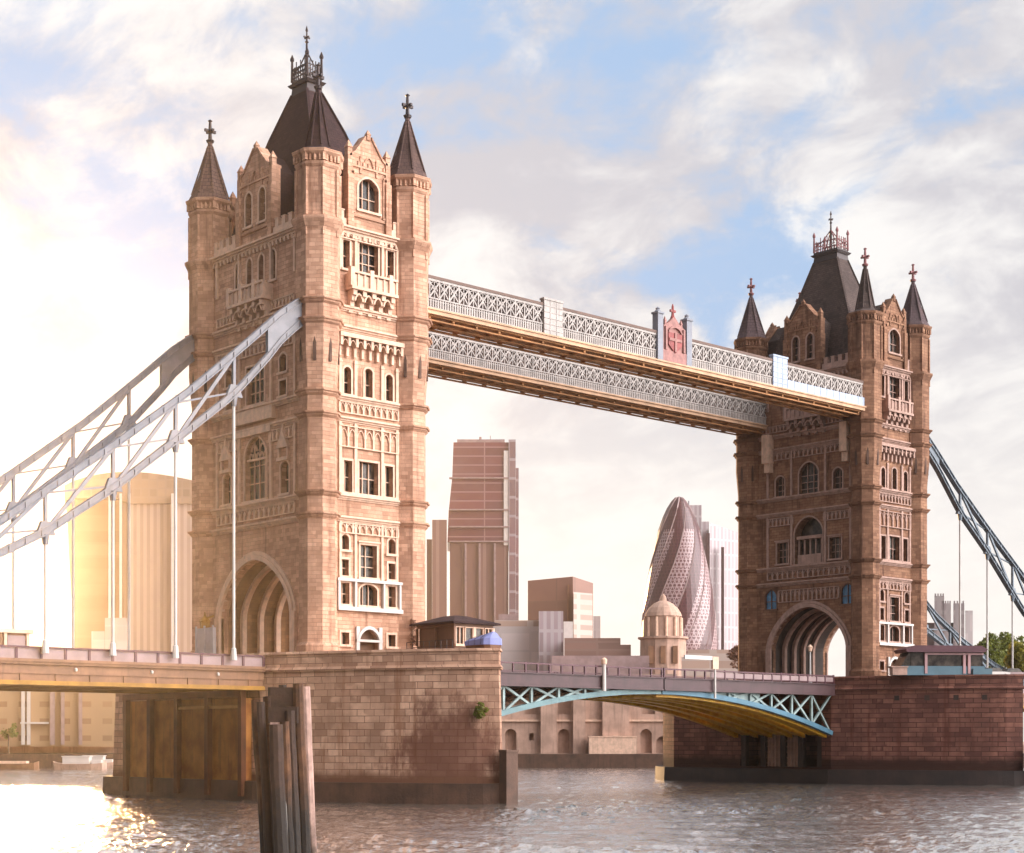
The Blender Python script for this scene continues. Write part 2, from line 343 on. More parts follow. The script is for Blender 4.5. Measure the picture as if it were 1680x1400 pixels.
def window(par, F, a, z, wd, hg, rise=0.0, mull=1, tran=1, tm='trim1', gm='glass', rev=.6, sur=.2, name='window', hood=False):
    mb = MB(); zt = z + hg - rise; b = .04
    if sur:
        fbox(mb, F, a - wd / 2 - sur, a - wd / 2, z, zt, -.1, .07); fbox(mb, F, a + wd / 2, a + wd / 2 + sur, z, zt, -.1, .07)
        fbox(mb, F, a - wd / 2 - sur - .1, a + wd / 2 + sur + .1, z - .22, z, -.1, .2)
        if rise: arch_ring(mb, F, a, zt, wd / 2, rise, sur, -.1, .07, 10)
        else: fbox(mb, F, a - wd / 2 - sur, a + wd / 2 + sur, zt, zt + sur, -.1, .09)
        if hood: fbox(mb, F, a - wd / 2 - sur - .12, a + wd / 2 + sur + .12, z + hg + sur, z + hg + sur + .14, -.1, .24)
    for k in range(mull):
        x = a - wd / 2 + wd * (k + 1) / (mull + 1); zz = zt + (arch_at(abs(x - a) / (wd / 2), rise) if rise else 0)
        fbox(mb, F, x - b, x + b, z, zz, -rev + .02, -rev + .16)
    for k in range(tran):
        q = z + (hg - rise * .6) * (k + 1) / (tran + 1); fbox(mb, F, a - wd / 2, a + wd / 2, q - b, q + b, -rev + .021, -rev + .15)
    o = mb.build(name, tm, par)
    g = MB(); top = [(a + x, zt + y) for x, y in arch(wd / 2, rise)] if rise else [(a - wd / 2, z + hg), (a + wd / 2, z + hg)]
    g.face([F.p(q[0], q[1], -rev) for q in [(a - wd / 2, z)] + top + [(a + wd / 2, z)]]); g.build('pane', gm, o)
    return (a - wd / 2, a + wd / 2, z, z + hg, rise, rev)
def arch_at(x, rise): return rise * max(0.0, 1 - min(1, x) ** 1.75) ** .62

# ------------------------------------------------------------------ water and ground
def plane(name, x0, x1, y0, y1, z, m, kind='structure'):
    mb = MB(); mb.face([(x0, y0, z), (x1, y0, z), (x1, y1, z), (x0, y1, z)]); return tag(mb.build(name, m), kind=kind)
wm = bpy.data.materials.new('river_water'); wm.use_nodes = True
t = NT(wm.node_tree); b = t.n['Principled BSDF']; co = t.new('ShaderNodeTexCoord').outputs['Object']
b.inputs['Base Color'].default_value = (.42, .36, .31, 1); b.inputs['Roughness'].default_value = .08; b.inputs['IOR'].default_value = 1.6
h2 = t.noise(t.vscale(co, (1, 1, 1)), 1.7, 3, .55, .8); h3 = t.noise(co, 5.0, 3, .55, .6)
bp = t.new('ShaderNodeBump'); bp.inputs['Strength'].default_value = 1.0; bp.inputs['Distance'].default_value = .11
t.put(bp, 'Height', t.math('ADD', h2, t.math('MULTIPLY', h3, .3))); t.l.new(bp.outputs[0], b.inputs['Normal'])
gl = t.new('ShaderNodeBsdfGlossy'); gl.inputs['Color'].default_value = (.95, .94, .93, 1); gl.inputs['Roughness'].default_value = .09; t.l.new(bp.outputs[0], gl.inputs['Normal'])
mx = t.new('ShaderNodeMixShader'); mx.inputs[0].default_value = .85; t.l.new(b.outputs[0], mx.inputs[1]); t.l.new(gl.outputs[0], mx.inputs[2]); t.l.new(mx.outputs[0], t.n['Material Output'].inputs[0])
import numpy as np
rg = np.random.default_rng(11)
NR, NC = 520, 640
dep = 14 * (640 / 14) ** (np.arange(NR) / (NR - 1)); tn = np.linspace(-1, 1, NC); tn = .42 * tn + .5 * tn ** 5
DD, TT = np.meshgrid(dep, tn, indexing='ij')
WXa = CAM[0] + FW[0] * DD + RT[0] * DD * TT; WYa = CAM[1] + FW[1] * DD + RT[1] * DD * TT
def waves(n, l0, l1, slope):
    z = np.zeros_like(DD)
    for k in range(n):
        L = l0 * (l1 / l0) ** rg.random(); a = rg.normal(.4, .75); k_ = 2 * math.pi / L
        z += slope / k_ * np.sin(k_ * (WXa * math.cos(a) + WYa * math.sin(a)) + rg.random() * 6.28 + .6 * np.sin(WXa * .21 + rg.random() * 6) + .6 * np.sin(WYa * .17 + rg.random() * 6))
    return z
patch = np.zeros_like(DD)
for k in range(7):
    L = rg.uniform(18, 60); a = rg.random() * 6.28; patch += np.sin(2 * math.pi / L * (WXa * math.cos(a) + WYa * math.sin(a)) + rg.random() * 6.28)
patch = 1 / (1 + np.exp(-patch * 1.1))
ZZ = waves(14, 2.2, 7, .02) + waves(30, .38, 1.8, .088) * (.3 + .9 * patch)
ZZ *= np.clip((640 - DD) / 200, 0, 1)
nv = NR * NC; vv = np.stack([WXa, WYa, ZZ], -1).reshape(-1, 3).astype(np.float32)
ii = (np.arange(NR - 1)[:, None] * NC + np.arange(NC - 1)[None]).ravel(); fc = np.stack([ii, ii + NC, ii + NC + 1, ii + 1], -1).astype(np.int32)
me = bpy.data.meshes.new('river_water'); me.vertices.add(nv); me.vertices.foreach_set('co', vv.ravel()); me.loops.add(fc.size); me.loops.foreach_set('vertex_index', fc.ravel())
me.polygons.add(len(fc)); me.polygons.foreach_set('loop_start', np.arange(0, fc.size, 4, dtype=np.int32)); me.polygons.foreach_set('use_smooth', np.ones(len(fc), dtype=bool)); me.update(calc_edges=True); me.validate(); me.materials.append(wm)
wo_ = bpy.data.objects.new('river_water', me); COL.objects.link(wo_); tag(wo_, kind='structure')
wb = MB(); wb.face([(-700, -700, -.6), (1200, -700, -.6), (1200, 1200, -.6), (-700, 1200, -.6)]); tag(wb.build('deep_water', wm), kind='structure')

# far bank: the ground behind the quay
def far_poly(u0, u1, z0, z1, za, zb, name, m, kind=None):
    a, b2, c, d = pix(u0, z0), pix(u1, z0), pix(u1, z1), pix(u0, z1)
    mb = MB(); mb.hexa([(*a, za), (*b2, za), (*c, za), (*d, za), (*a, zb), (*b2, zb), (*c, zb), (*d, zb)])
    o = mb.build(name, m); 
    if kind: tag(o, kind=kind)
    return o
far_poly(-500, 2300, 345, 880, -1, 4.2, 'ground', 'concrete', 'structure')

# ------------------------------------------------------------------ towers
HX, HYT = 5.2, 9.15
WX, WY = HX + .7, HYT + .7
ZB = 12.8
LV = ((25.8, 27.8), (34.9, 36.9), (43.3, 45.1))
def cornice_boxes(mb, F, a0, a1, z, big=False):
    fbox(mb, F, a0, a1, z - .14, z, -.2, .1); fbox(mb, F, a0, a1, z, z + .18, -.2, .24); fbox(mb, F, a0, a1, z + .18, z + .36, -.2, .42)
    if big:
        fbox(mb, F, a0, a1, z + .36, z + .54, -.2, .62)
        n = int((a1 - a0) / .62)
        for k in range(n):
            x = a0 + (a1 - a0) * (k + .5) / n; fbox(mb, F, x - .13, x + .13, z - .42, z - .002, -.1, .26)
def balcony(par, F, a, z0, wd, tm, deep=1.0, arched=False):
    mb = MB(); h = 1.7
    fbox(mb, F, a - wd / 2, a + wd / 2, z0, z0 + .28, 0, deep + .12)
    fbox(mb, F, a - wd / 2, a + wd / 2, z0 + h - .2, z0 + h, deep - .32, deep + .08)
    n = int(wd / .75)
    for k in range(n + 1):
        x = a - wd / 2 + .1 + (wd - .2) * k / n; fbox(mb, F, x - .1, x + .1, z0 + .28, z0 + h - .2, deep - .25, deep)
        if k % 3 == 0: fbox(mb, F, x - .22, x + .22, z0 + .28, z0 + h + .3, deep - .34, deep + .11)
    fbox(mb, F, a - wd / 2 + .1, a + wd / 2 - .1, z0 + .28, z0 + h - .3, deep - .2, deep - .1)
    for s in (-1, 1): fbox(mb, F, a + s * (wd / 2 - .12) - .1, a + s * (wd / 2 - .12) + .1, z0 + .28, z0 + h - .2, 0, deep - .25)
    o = mb.build('balcony', tm, par)
    c = MB(); m = 5
    for k in range(m):
        x = a - wd / 2 + .5 + (wd - 1.0) * k / (m - 1)
        for j in range(4): fbox(c, F, x - .22, x + .22, z0 - .5 * (j + 1), z0 - .5 * j - .002, 0, deep * (1 - j * .24) - .05)
    if arched:
        for k in range(m - 1):
            x = a - wd / 2 + .5 + (wd - 1.0) * (k + .5) / (m - 1); arch_ring(c, F, x, z0 - .95, (wd - 1.0) / (m - 1) / 2 - .2, .55, .18, 0, deep * .8, 8)
    c.build('corbel', tm, o)
def panel_row(par, F, a0, a1, z0, z1, n, tm, q=.19, name='panel_band'):
    mb = MB(); w_ = (a1 - a0) / n
    for k in range(n + 1): fbox(mb, F, a0 + k * w_ - .09, a0 + k * w_ + .09, z0, z1, -.1, q)
    fbox(mb, F, a0, a1, z0 - .1, z0, -.1, q + .04); fbox(mb, F, a0, a1, z1, z1 + .1, -.1, q + .04)
    for k in range(n):
        x = a0 + (k + .5) * w_; arch_ring(mb, F, x, z0 + (z1 - z0) * .5, w_ / 2 - .15, (z1 - z0) * .36, .08, -.1, q - .03, 6)
    return mb.build(name, tm, par)
def niche(par, F, a, z, wd, hg, tm):
    mb = MB()
    fbox(mb, F, a - wd / 2 - .2, a - wd / 2, z, z + hg, -.1, .3); fbox(mb, F, a + wd / 2, a + wd / 2 + .2, z, z + hg, -.1, .3)
    fpoly(mb, F, [(a - wd / 2 - .35, z + hg), (a + wd / 2 + .35, z + hg), (a, z + hg + 1.6)], -.1, .4)
    fbox(mb, F, a - .12, a + .12, z + hg + 1.5, z + hg + 2.2, .1, .34)
    fbox(mb, F, a - wd / 2 - .3, a + wd / 2 + .3, z - .3, z, -.1, .4)
    mb.build('niche_canopy', tm, par)
def pinnacle(mb, F, a, z, wd, hg, q):
    fbox(mb, F, a - wd / 2, a + wd / 2, z, z + hg * .5, q - wd, q)
    b_ = [F.p(a - wd * .62, z + hg * .5, q + .12 * wd), F.p(a + wd * .62, z + hg * .5, q + .12 * wd), F.p(a + wd * .62, z + hg * .5, q - wd * 1.12), F.p(a - wd * .62, z + hg * .5, q - wd * 1.12)]
    tip = F.p(a, z + hg, q - wd / 2)
    for k in range(4): mb.face([b_[k], b_[(k + 1) % 4], tip])
    mb.face(b_)

def tower(xc, sm, tm, slate, spire, fin, variant, label):
    R = empty('stone_tower', (xc, 0, ZB), label, 'bridge tower')
    FL = Face((xc - WX, 0, 0), (0, -1, 0), (-1, 0, 0)); FR = Face((xc + WX, 0, 0), (0, 1, 0), (1, 0, 0))
    FN = Face((xc, -WY, 0), (1, 0, 0), (0, -1, 0)); FF = Face((xc, WY, 0), (-1, 0, 0), (0, 1, 0))
    hl, hn = WY - 1.2, WX - 1.2
    FG, sh = FL, (0.9 if variant == 2 else 0.0)
    FL = Face((xc - WX, -sh, 0), (0, -1, 0), (-1, 0, 0)); FRs = Face((xc + WX, -sh, 0), (0, 1, 0), (1, 0, 0))
    ARCH = (-6.0, 6.0, ZB, 22.5, 5.2, .8)
    # ---- approach face
    H = [ARCH]; W = lambda *a, **k: H.append(window(R, FL, *a, tm=tm, **k))
    for a in (-3, -1, 1, 3): W(a, 48.5, .8, 2.8, .5, 0, 1)
    if variant == 1:
        W(0, 37.3, 3.0, 3.6, 0, 3, 2)
        for a in (-4.6, 4.6): W(a, 37.4, 1.1, 1.4, 0, 1, 0); W(a, 39.6, 1.1, 1.7, .4, 1, 0)
        W(0, 28.2, 3.6, 6.0, 1.7, 3, 2, hood=False)
        for a in (-4.9, 4.9): W(a, 28.3, 1.3, 3.0, .5, 1, 1); niche(R, FL, a, 31.6, 1.2, .9, tm)
        mb = MB(); fbox(mb, FL, -3.4, 3.4, 35.5, 36.7, -.1, .5); fbox(mb, FL, -3.0, 3.0, 34.3, 34.85, -.1, .42)
        mb.build('window_canopy', tm, R)
        mb = MB()     # tracery filling the head of the great window
        for a in (-1.2, -.6, 0, .6, 1.2): arch_ring(mb, FL, a, 32.2, .25, .5, .08, -.42, -.25, 6)
        for a in (-.7, .7): arch_ring(mb, FL, a, 32.9, .42, .6, .1, -.41, -.25, 8)
        fbox(mb, FL, -1.8, 1.8, 32.0, 32.2, -.43, -.22)
        mb.build('window_tracery', tm, R)
        mb = MB()     # gilt lantern bracket left of the archway
        mb.bar(FL.p(-7.1, 17.6, .2), FL.p(-6.9, 17.2, 1.3), .16); mb.lathe(*FL.p(-6.9, 0, 1.3)[:2], [(15.6, .12), (15.8, .42), (16.9, .5), (17.0, .6), (17.5, .12), (17.9, .05)], 6)
        mb.build('wall_lantern', 'gold' if False else 'ochre', R)
    else:
        W(0, 36.9, 3.0, 4.2, 1.3, 2, 3)
        for a in (-4.6, 4.6): W(a, 37.2, 1.4, 2.6, .5, 1, 2)
        for a in (-4.2, 4.2): W(a, 28.4, 1.8, 2.7, 0, 2, 2, hood=True)
        W(0, 28.1, 4.4, 6.0, 1.9, 0, 0, rev=1.4)
        mb = MB()     # oriel standing in the deep recess
        fbox(mb, FL, -1.9, 1.9, 28.1, 29.3, -1.3, -.2); fbox(mb, FL, -2.0, 2.0, 31.3, 31.7, -1.3, -.1)
        for a in (-1.8, -.9, 0, .9, 1.8): fbox(mb, FL, a - .09, a + .09, 29.3, 31.3, -.5, -.3)
        mb.build('oriel', tm, R)
        for a in (-6.1, 6.1): H.append(window(R, FL, a, 22.56, 1.8, 2.5, .85, 1, 1, tm='cabinb', gm='bluew', rev=.2, sur=.16, name='blue_window'))
        panel_row(R, FL, -4.8, 4.8, 23.4, 24.8, 14, tm)
        for a in (-6.2, 6.2):  # big pale brackets under the walkways
            mb = MB(); fbox(mb, FL, a - .55, a + .55, 41.6, 45.3, -.1, 1.2); fbox(mb, FL, a - .45, a + .45, 40.4, 41.6, -.1, .8); mb.build('walkway_bracket', 'trim1', R)
    mb = MB(); wall(mb, FL, -hl - sh, hl - sh, ZB, 52.1, H)
    # ---- river face
    H = []; W = lambda *a, **k: H.append(window(R, FN, *a, tm=tm, **k))
    H.append((-1.1, 1.1, ZB, 15.7, 1.0, .6))
    for a in (-2.7, 2.7):
        W(a, 14.2, .9, 1.1, 0, 1, 0); W(a, 17.9, .95, 1.95, 0, 1, 1); W(a, 20.5, .8, 1.5, 0, 1, 1); W(a, 22.9, .85, 1.4, .35, 1, 0)
        W(a * .88, 28.2, .95, 2.9, 0, 1, 1); W(a * .9, 37.2, .8, 2.5, .3, 0, 1); W(a * .95, 48.7, .75, 2.6, 0, 0, 1)
    W(0, 17.9, 2.0, 1.95, .5, 2, 0); W(0, 20.5, 1.9, 3.0, 0, 1, 2, hood=True); W(0, 28.2, 2.2, 3.0, 0, 2, 1); W(0, 37.2, .9, 2.7, .3, 1, 1); W(0, 48.7, 2.2, 2.9, 0, 2, 2)
    wall(mb, FN, -hn, hn, ZB, 52.1, H)
    wall(mb, FRs, -hl + sh, hl + sh, ZB, 52.1, [ARCH]); wall(mb, FF, -hn, hn, ZB, 52.1, [])
    mb.face([(xc - WX, -WY, 52.1), (xc + WX, -WY, 52.1), (xc + WX, WY, 52.1), (xc - WX, WY, 52.1)])
    mb.build('wall', sm, R)
    d = MB(); fbox(d, FN, -1.05, 1.05, ZB, 15.6, -.58, -.5); d.build('door', 'cabinb', R)
    mb = MB()          # white bay of timbers over the door
    wt = 'white' if variant == 1 else tm
    fbox(mb, FN, -3.75, 3.75, 17.3, 17.66, 0, .5); fbox(mb, FN, -3.75, 3.75, 20.0, 20.26, 0, .4)
    for a in (-3.55, -1.65, 1.65, 3.55): fbox(mb, FN, a - .11, a + .11, 17.66, 20.0, 0, .34)
    fbox(mb, FN, -1.5, -1.12, ZB, 15.9, 0, .2); fbox(mb, FN, 1.12, 1.5, ZB, 15.9, 0, .2); arch_ring(mb, FN, 0, 14.7, 1.12, 1.0, .3, 0, .25, 10)
    fbox(mb, FN, -1.5, 1.5, 14.5, 14.72, -.5, .25)
    mb.build('bay_frame', 'white', R)
    # ---- road tunnel through the tower
    prof = [(-6.0, ZB)] + [(x, 17.3 + y) for x, y in arch(6.0, 5.2, 20)] + [(6.0, ZB)]
    mb = MB()
    for k in range(len(prof) - 1):
        A, B = prof[k], prof[k + 1]
        mb.face([FL.p(A[0], A[1], -.8), FL.p(B[0], B[1], -.8), FL.p(B[0], B[1], -2 * WX + .8), FL.p(A[0], A[1], -2 * WX + .8)])
    mb.build('archway_vault', 'vault' if variant == 1 else 'dark', R)  # tunnel shade put into the vault colour, near black in the far tower
    for q in (-2.4, -4.4, -6.4, -8.4):
        mb = MB(); arch_ring(mb, FL, 0, 17.3, 5.55, 4.75, .44, q - .25, q + .25, 20); 
        for s in (-1, 1): fbox(mb, FL, s * 5.77 - .22, s * 5.77 + .22, ZB, 17.3, q - .25, q + .25)
        mb.build('vault_rib', tm, R)
    for F in (FL, FRs):
        mb = MB(); arch_ring(mb, F, 0, 17.3, 6.0, 5.2, .45, -.3, .32, 20); arch_ring(mb, F, 0, 17.3, 6.5, 5.7, .35, -.1, .18, 20)
        for s in (-1, 1): fbox(mb, F, s * 6.4 - .4, s * 6.4 + .4, ZB, 17.3, -.3, .3)
        mb.build('archway_moulding', tm, R)
    # ---- string courses and friezes
    for z0, z1 in LV:
        for z in (z0, z1):
            mb = MB()
            for F, h in ((FG, hl), (FN, hn), (FR, hl), (FF, hn)): cornice_boxes(mb, F, -h, h, z - .2)
            mb.build('string_course', tm, R)
    mb = MB()
    for F, h in ((FG, hl), (FN, hn), (FR, hl), (FF, hn)): cornice_boxes(mb, F, -h, h, 52.0, True)
    mb.build('cornice', tm, R)
    panel_row(R, FL, -6.6, 6.6, 26.4, 27.3, 16, tm)
    panel_row(R, FN, -3.4, 3.4, 51.5, 51.9, 9, tm, .2)
    panel_row(R, FN, -3.4, 3.4, 24.5, 25.3, 9, tm); panel_row(R, FN, -3.4, 3.4, 32.4, 34.2, 7, tm); panel_row(R, FN, -3.4, 3.4, 35.5, 36.4, 10, tm)
    for a0, a1 in ((-6.4, -2.5), (2.5, 6.4)): panel_row(R, FL, a0, a1, 33.4, 34.3, 6, tm); panel_row(R, FG, a0, a1, 50.0, 51.4, 5, tm) if False else panel_row(R, FG, a0 - .1, a1 + .1, 45.7, 46.4, 7, tm)
    panel_row(R, FL, -6.4, 6.4, 42.0, 42.8, 18, tm)
    balcony(R, FL, 0, 46.6, 6.0, tm, 1.2, True); balcony(R, FN, 0, 46.7, 5.4, tm, 1.0, True)
    mb = MB()           # machicolated frieze on the river face
    fbox(mb, FN, -3.7, 3.7, 42.3, 42.7, -.1, .75)
    for k in range(9):
        x = -3.5 + k * 7.0 / 8; fbox(mb, FN, x - .14, x + .14, 40.6, 42.3, -.1, .34); fbox(mb, FN, x - .14, x + .14, 41.5, 42.3, .34, .66)
        if k < 8: arch_ring(mb, FN, x + .4375, 41.7, .24, .35, .06, -.1, .6, 6)
    mb.build('machicolation', tm, R)
    for F, xs in ((FN, (-3.3, -1.55, 1.55, 3.3)), (FL, (-6.6, -2.7, 2.7, 6.6))):
        for a in xs:
            for z0, z1, hw_, q in ((28.0, 34.6, .16, .17), (37.1, 40.4 if F is FN else 43.0, .16, .17), (48.5, 51.9, .14, .2)) + (((20.3, 25.5, .13, .15),) if F is FN else ()):
                mb = MB(); fbox(mb, F, a - hw_, a + hw_, z0, z1, -.1, q); fbox(mb, F, a - hw_ - .05, a + hw_ + .05, z1 - .35, z1 - .2, -.1, q + .05); mb.build('pilaster', tm, R)
    # ---- corner turrets
    for sx, sy in ((-1, -1), (1, -1), (-1, 1), (1, 1)):
        cx, cy = xc + sx * HX, sy * HYT; k = 1.0824
        pr_ = [(ZB, 2.0), (14.0, 2.0), (14.3, 1.72)]
        for (z0, z1) in LV[:2]:
            for z in (z0, z1): pr_ += [(z - .36, 1.72), (z - .16, 1.94), (z + .0, 1.98), (z + .02, 2.12), (z + .18, 2.16), (z + .2, 1.74)]
        pr_ += [(38.0, 1.74), (41.2, 2.02)]
        for z in LV[2]: pr_ += [(z - .36, 2.0), (z - .16, 2.2), (z + .0, 2.24), (z + .02, 2.38), (z + .18, 2.42), (z + .2, 2.0)]
        pr_ += [(51.4, 2.0), (51.9, 2.22), (52.3, 2.42), (52.55, 2.42), (52.6, 2.0), (53.0, 1.92), (57.0, 1.92), (57.3, 2.1), (57.5, 2.1), (57.52, 1.9), (58.0, 1.95), (58.35, 2.3), (58.6, 2.35), (58.62, 2.0)]
        mb = MB(); mb.lathe(cx, cy, [(z, r * k * .96) for z, r in pr_])
        for j in range(8):      # angle shafts and corbels
            a = math.pi / 8 + j * math.pi / 4; c_, s_ = math.cos(a), math.sin(a)
            for r, z0, z1, q in ((2.0, 52.7, 57.0, .13), (2.1, 57.6, 58.3, .16), (2.02, 50.9, 52.1, .12)):
                mb.box(cx + c_ * r - q, cx + c_ * r + q, cy + s_ * r - q, cy + s_ * r + q, z0, z1)
            a2 = j * math.pi / 4; c_, s_ = math.cos(a2), math.sin(a2)
            for tt in (-.45, 0, .45): mb.box(cx + c_ * 1.93 - s_ * tt - .1, cx + c_ * 1.93 - s_ * tt + .1, cy + s_ * 1.93 + c_ * tt - .1, cy + s_ * 1.93 + c_ * tt + .1, 57.6, 58.2)
        T = mb.build('corner_turret', sm, R)
        ck = .66 if (sx, sy) == (-1, -1) else 1.0
        mb = MB(); mb.lathe(cx, cy, [(58.62, 2.2), (59.1, 1.95 * ck), (59.3, 1.82 * ck), (61.4, 1.06 * ck), (64.3, .26), (64.7, .22)])
        for j in range(8):
            a = math.pi / 8 + j * math.pi / 4; mb.bar((cx + 1.84 * ck * math.cos(a), cy + 1.84 * ck * math.sin(a), 59.3), (cx + .24 * math.cos(a), cy + .24 * math.sin(a), 64.3), .14)
        mb.build('spire', slate if ck < 1 else spire, T)
        mb = MB(); mb.lathe(cx, cy, [(64.7, .34), (64.9, .42), (65.05, .2), (65.6, .17), (65.8, .36), (66.0, .17), (66.75, .13), (66.85, .24), (67.0, .05)])
        mb.box(cx - .62, cx + .62, cy - .11, cy + .11, 65.72, 65.98); mb.box(cx - .11, cx + .11, cy - .62, cy + .62, 65.74, 65.96)
        mb.build('finial', fin, T)
        for a2 in (math.pi, math.pi * 1.25, math.pi * 1.5, math.pi * 1.75):  # lancets as flush dark panels, the slits' shade put into colour
            F = Face((cx, cy, 0), (math.sin(a2), -math.cos(a2), 0) if False else (-math.sin(a2), math.cos(a2), 0), (math.cos(a2), math.sin(a2), 0))
            mb = MB(); g = 2.02 * .96 * math.cos(math.pi / 8) * 1.0824
            fpoly(mb, F, [(-.14, 39.6), (.14, 39.6), (.14, 41.2), (0, 41.75), (-.14, 41.2)], g - .6, g + .012)
            mb.build('lancet', 'recess', T)
    # ---- gables, parapet and roof
    for F, hw, zs, zp, wn in ((FG, 2.7, 59.6, 61.4, 1), (FN, 2.2, 59.5, 61.2, 2), (FR, 2.7, 59.6, 61.4, 0), (FF, 2.2, 59.5, 61.2, 0)):
        H = []
        mb = MB()
        if wn == 1:
            for a in (-1.15, 1.15): H.append(window(R, F, a, 54.4, 1.05, 3.2, .6, 1, 2, tm=tm))
        if wn == 2: H.append(window(R, F, 0, 54.5, 2.3, 3.0, .9, 2, 1, tm=tm))
        wall(mb, F, -hw, hw, 52.1, zs - .9, H)
        for q in (0, -1.0):
            mb.face([F.p(a, z, q) for a, z in ((-hw, zs - .9), (hw, zs - .9), (hw, zs - .4), (hw * .72, zs), (.35, zp), (-.35, zp), (-hw * .72, zs), (-hw, zs - .4))])
        mb.face([F.p(-hw, 52.1, -1), F.p(hw, 52.1, -1), F.p(hw, zs - .9, -1), F.p(-hw, zs - .9, -1)])
        for s in (-1, 1):
            mb.face([F.p(s * hw, 52.1, 0), F.p(s * hw, 52.1, -1), F.p(s * hw, zs - .4, -1), F.p(s * hw, zs - .4, 0)])
            q_ = [(s * hw, zs - .4), (s * hw * .72, zs), (s * .35, zp)]
            for A, B in zip(q_, q_[1:]): mb.hexa([F.p(*A, .12), F.p(*B, .12), F.p(*B, -1.1), F.p(*A, -1.1)] + [F.p(A[0], A[1] + .26, .12), F.p(B[0], B[1] + .26, .12), F.p(B[0], B[1] + .26, -1.1), F.p(A[0], A[1] + .26, -1.1)])
            fbox(mb, F, s * hw - .32, s * hw + .32, 52.6, 57.4, -.7, .3); fbox(mb, F, s * hw - .26, s * hw + .26, 57.4, 59.2, -.6, .16)
            pinnacle(mb, F, s * hw, 59.2, .5, 1.5, .12)
            if wn: fbox(mb, F, s * hw * .42 - .1, s * hw * .42 + .1, 57.8, 59.4, -.1, .12)
        pinnacle(mb, F, 0, zp - .1, .4, 1.0, .1)
        if wn: fbox(mb, F, -hw, hw, 53.7, 53.95, -.1, .16); fbox(mb, F, -hw, hw, 58.3, 58.5, -.1, .14); arch_ring(mb, F, 0, 58.7, .42, .7, .12, -.1, .12, 8)
        if wn:
            for s in (-1, 1):
                x = s * hw * .84; fbox(mb, F, x - .2, x + .2, 54.2, 57.6, -.1, .1); arch_ring(mb, F, x, 57.6, .1, .3, .12, -.1, .16, 6); fbox(mb, F, x - .26, x + .26, 54.0, 54.2, -.1, .2)
            for k in range(7): x = -hw * .8 + hw * 1.6 * k / 6; fbox(mb, F, x - .09, x + .09, 58.5, 58.9, -.1, .13)
        G = mb.build('gable', sm, R)
        mb = MB(); L = 3.2
        A_ = [F.p(-hw * .9, zs - .6, -1), F.p(hw * .9, zs - .6, -1), F.p(0, zp - .15, -1)]; B_ = [F.p(-hw * .9, zs - .6, -L), F.p(hw * .9, zs - .6, -L), F.p(0, zp - .15, -L)]
        mb.face([A_[0], A_[2], B_[2], B_[0]]); mb.face([A_[1], A_[2], B_[2], B_[1]]); mb.face(B_)
        for s in (0, 1): mb.face([A_[s], B_[s], (B_[s][0], B_[s][1], 53), (A_[s][0], A_[s][1], 53)])
        mb.build('gable_roof', slate, G)
    for F, h, hw in ((FG, hl, 3.1), (FN, hn, 2.6), (FR, hl, 3.1), (FF, hn, 2.6)):
        for s in (-1, 1):
            a0, a1 = sorted((s * hw, s * h)); mb = MB(); fbox(mb, F, a0, a1, 52.52, 53.3, -.5, .12)
            n = max(2, int((a1 - a0) / .95))
            for k in range(n):
                x = a0 + (a1 - a0) * (k + .5) / n; fbox(mb, F, x - .27, x + .27, 53.3, 54.0, -.45, .1); fbox(mb, F, x - .32, x + .32, 54.0, 54.1, -.5, .15)
            mb.build('battlement', tm, R)
    mb = MB()
    tp, tq = (.85, 1.25) if variant == 1 else (1.15, 1.85)
    rg = [(52.6, 4.5, 7.9), (54.0, 4.2, 7.3), (59.0, 3.2, 5.5), (64.0, 2.0, 3.45), (68.2, tp, tq)]
    mb.loft([[(xc - p, -q, z), (xc + p, -q, z), (xc + p, q, z), (xc - p, q, z)] for z, p, q in rg])
    for sx, sy in ((-1, -1), (1, -1), (-1, 1), (1, 1)):
        for (z0, p0, q0), (z1, p1, q1) in zip(rg, rg[1:]): mb.bar((xc + sx * p0, sy * q0, z0), (xc + sx * p1, sy * q1, z1), .26)
    Ro = mb.build('roof', slate, R)
    mb = MB()
    mb.frustum(xc, 0, 68.1, tp + .08, tq + .08, 68.9, tp, tq); mb.frustum(xc, 0, 68.9, tp + .15, tq + .15, 69.15, tp + .32, tq + .38); mb.frustum(xc, 0, 69.15, tp + .1, tq + .1, 69.5, tp, tq)
    mb.build('roof_platform', 'iron', Ro)
    mb = MB(); ir = 'iron' if variant == 1 else 'rediron'
    for px, py in ((-tp, -tq), (tp, -tq), (-tp, tq), (tp, tq)):
        mb.lathe(xc + px, py, [(69.5, .15), (71.5, .11), (71.6, .2), (71.8, .2), (72.2, .03)], 6)
    for sx in (-1, 1):
        for z in (69.8, 70.7): mb.bar((xc + sx * tp, -tq, z), (xc + sx * tp, tq, z), .08); mb.bar((xc - tp, sx * tq, z), (xc + tp, sx * tq, z), .08)
        for k in range(1, 7):
            y = -tq + k * 2 * tq / 7; hh_ = 71.3 if k % 2 else 70.8
            mb.bar((xc + sx * tp, y, 69.5), (xc + sx * tp, y, hh_), .08); mb.bar((xc + sx * tp, y - .2, 70.1), (xc + sx * tp, y + .2, 70.7), .06); mb.bar((xc + sx * tp, y + .2, 70.1), (xc + sx * tp, y - .2, 70.7), .06)
        for k in range(1, 5):
            x = xc - tp + k * 2 * tp / 5; mb.bar((x, sx * tq, 69.5), (x, sx * tq, 71.1), .08); mb.bar((x - .2, sx * tq, 70.1), (x + .2, sx * tq, 70.7), .06)
        for sy in (-1, 1): mb.tube([(xc + sx * tp, sy * tq, 70.2), (xc + sx * tp * .45, sy * tq * .5, 71.0), (xc, 0, 72.4)], .07, 5)
    mb.build('roof_cresting', ir, Ro)
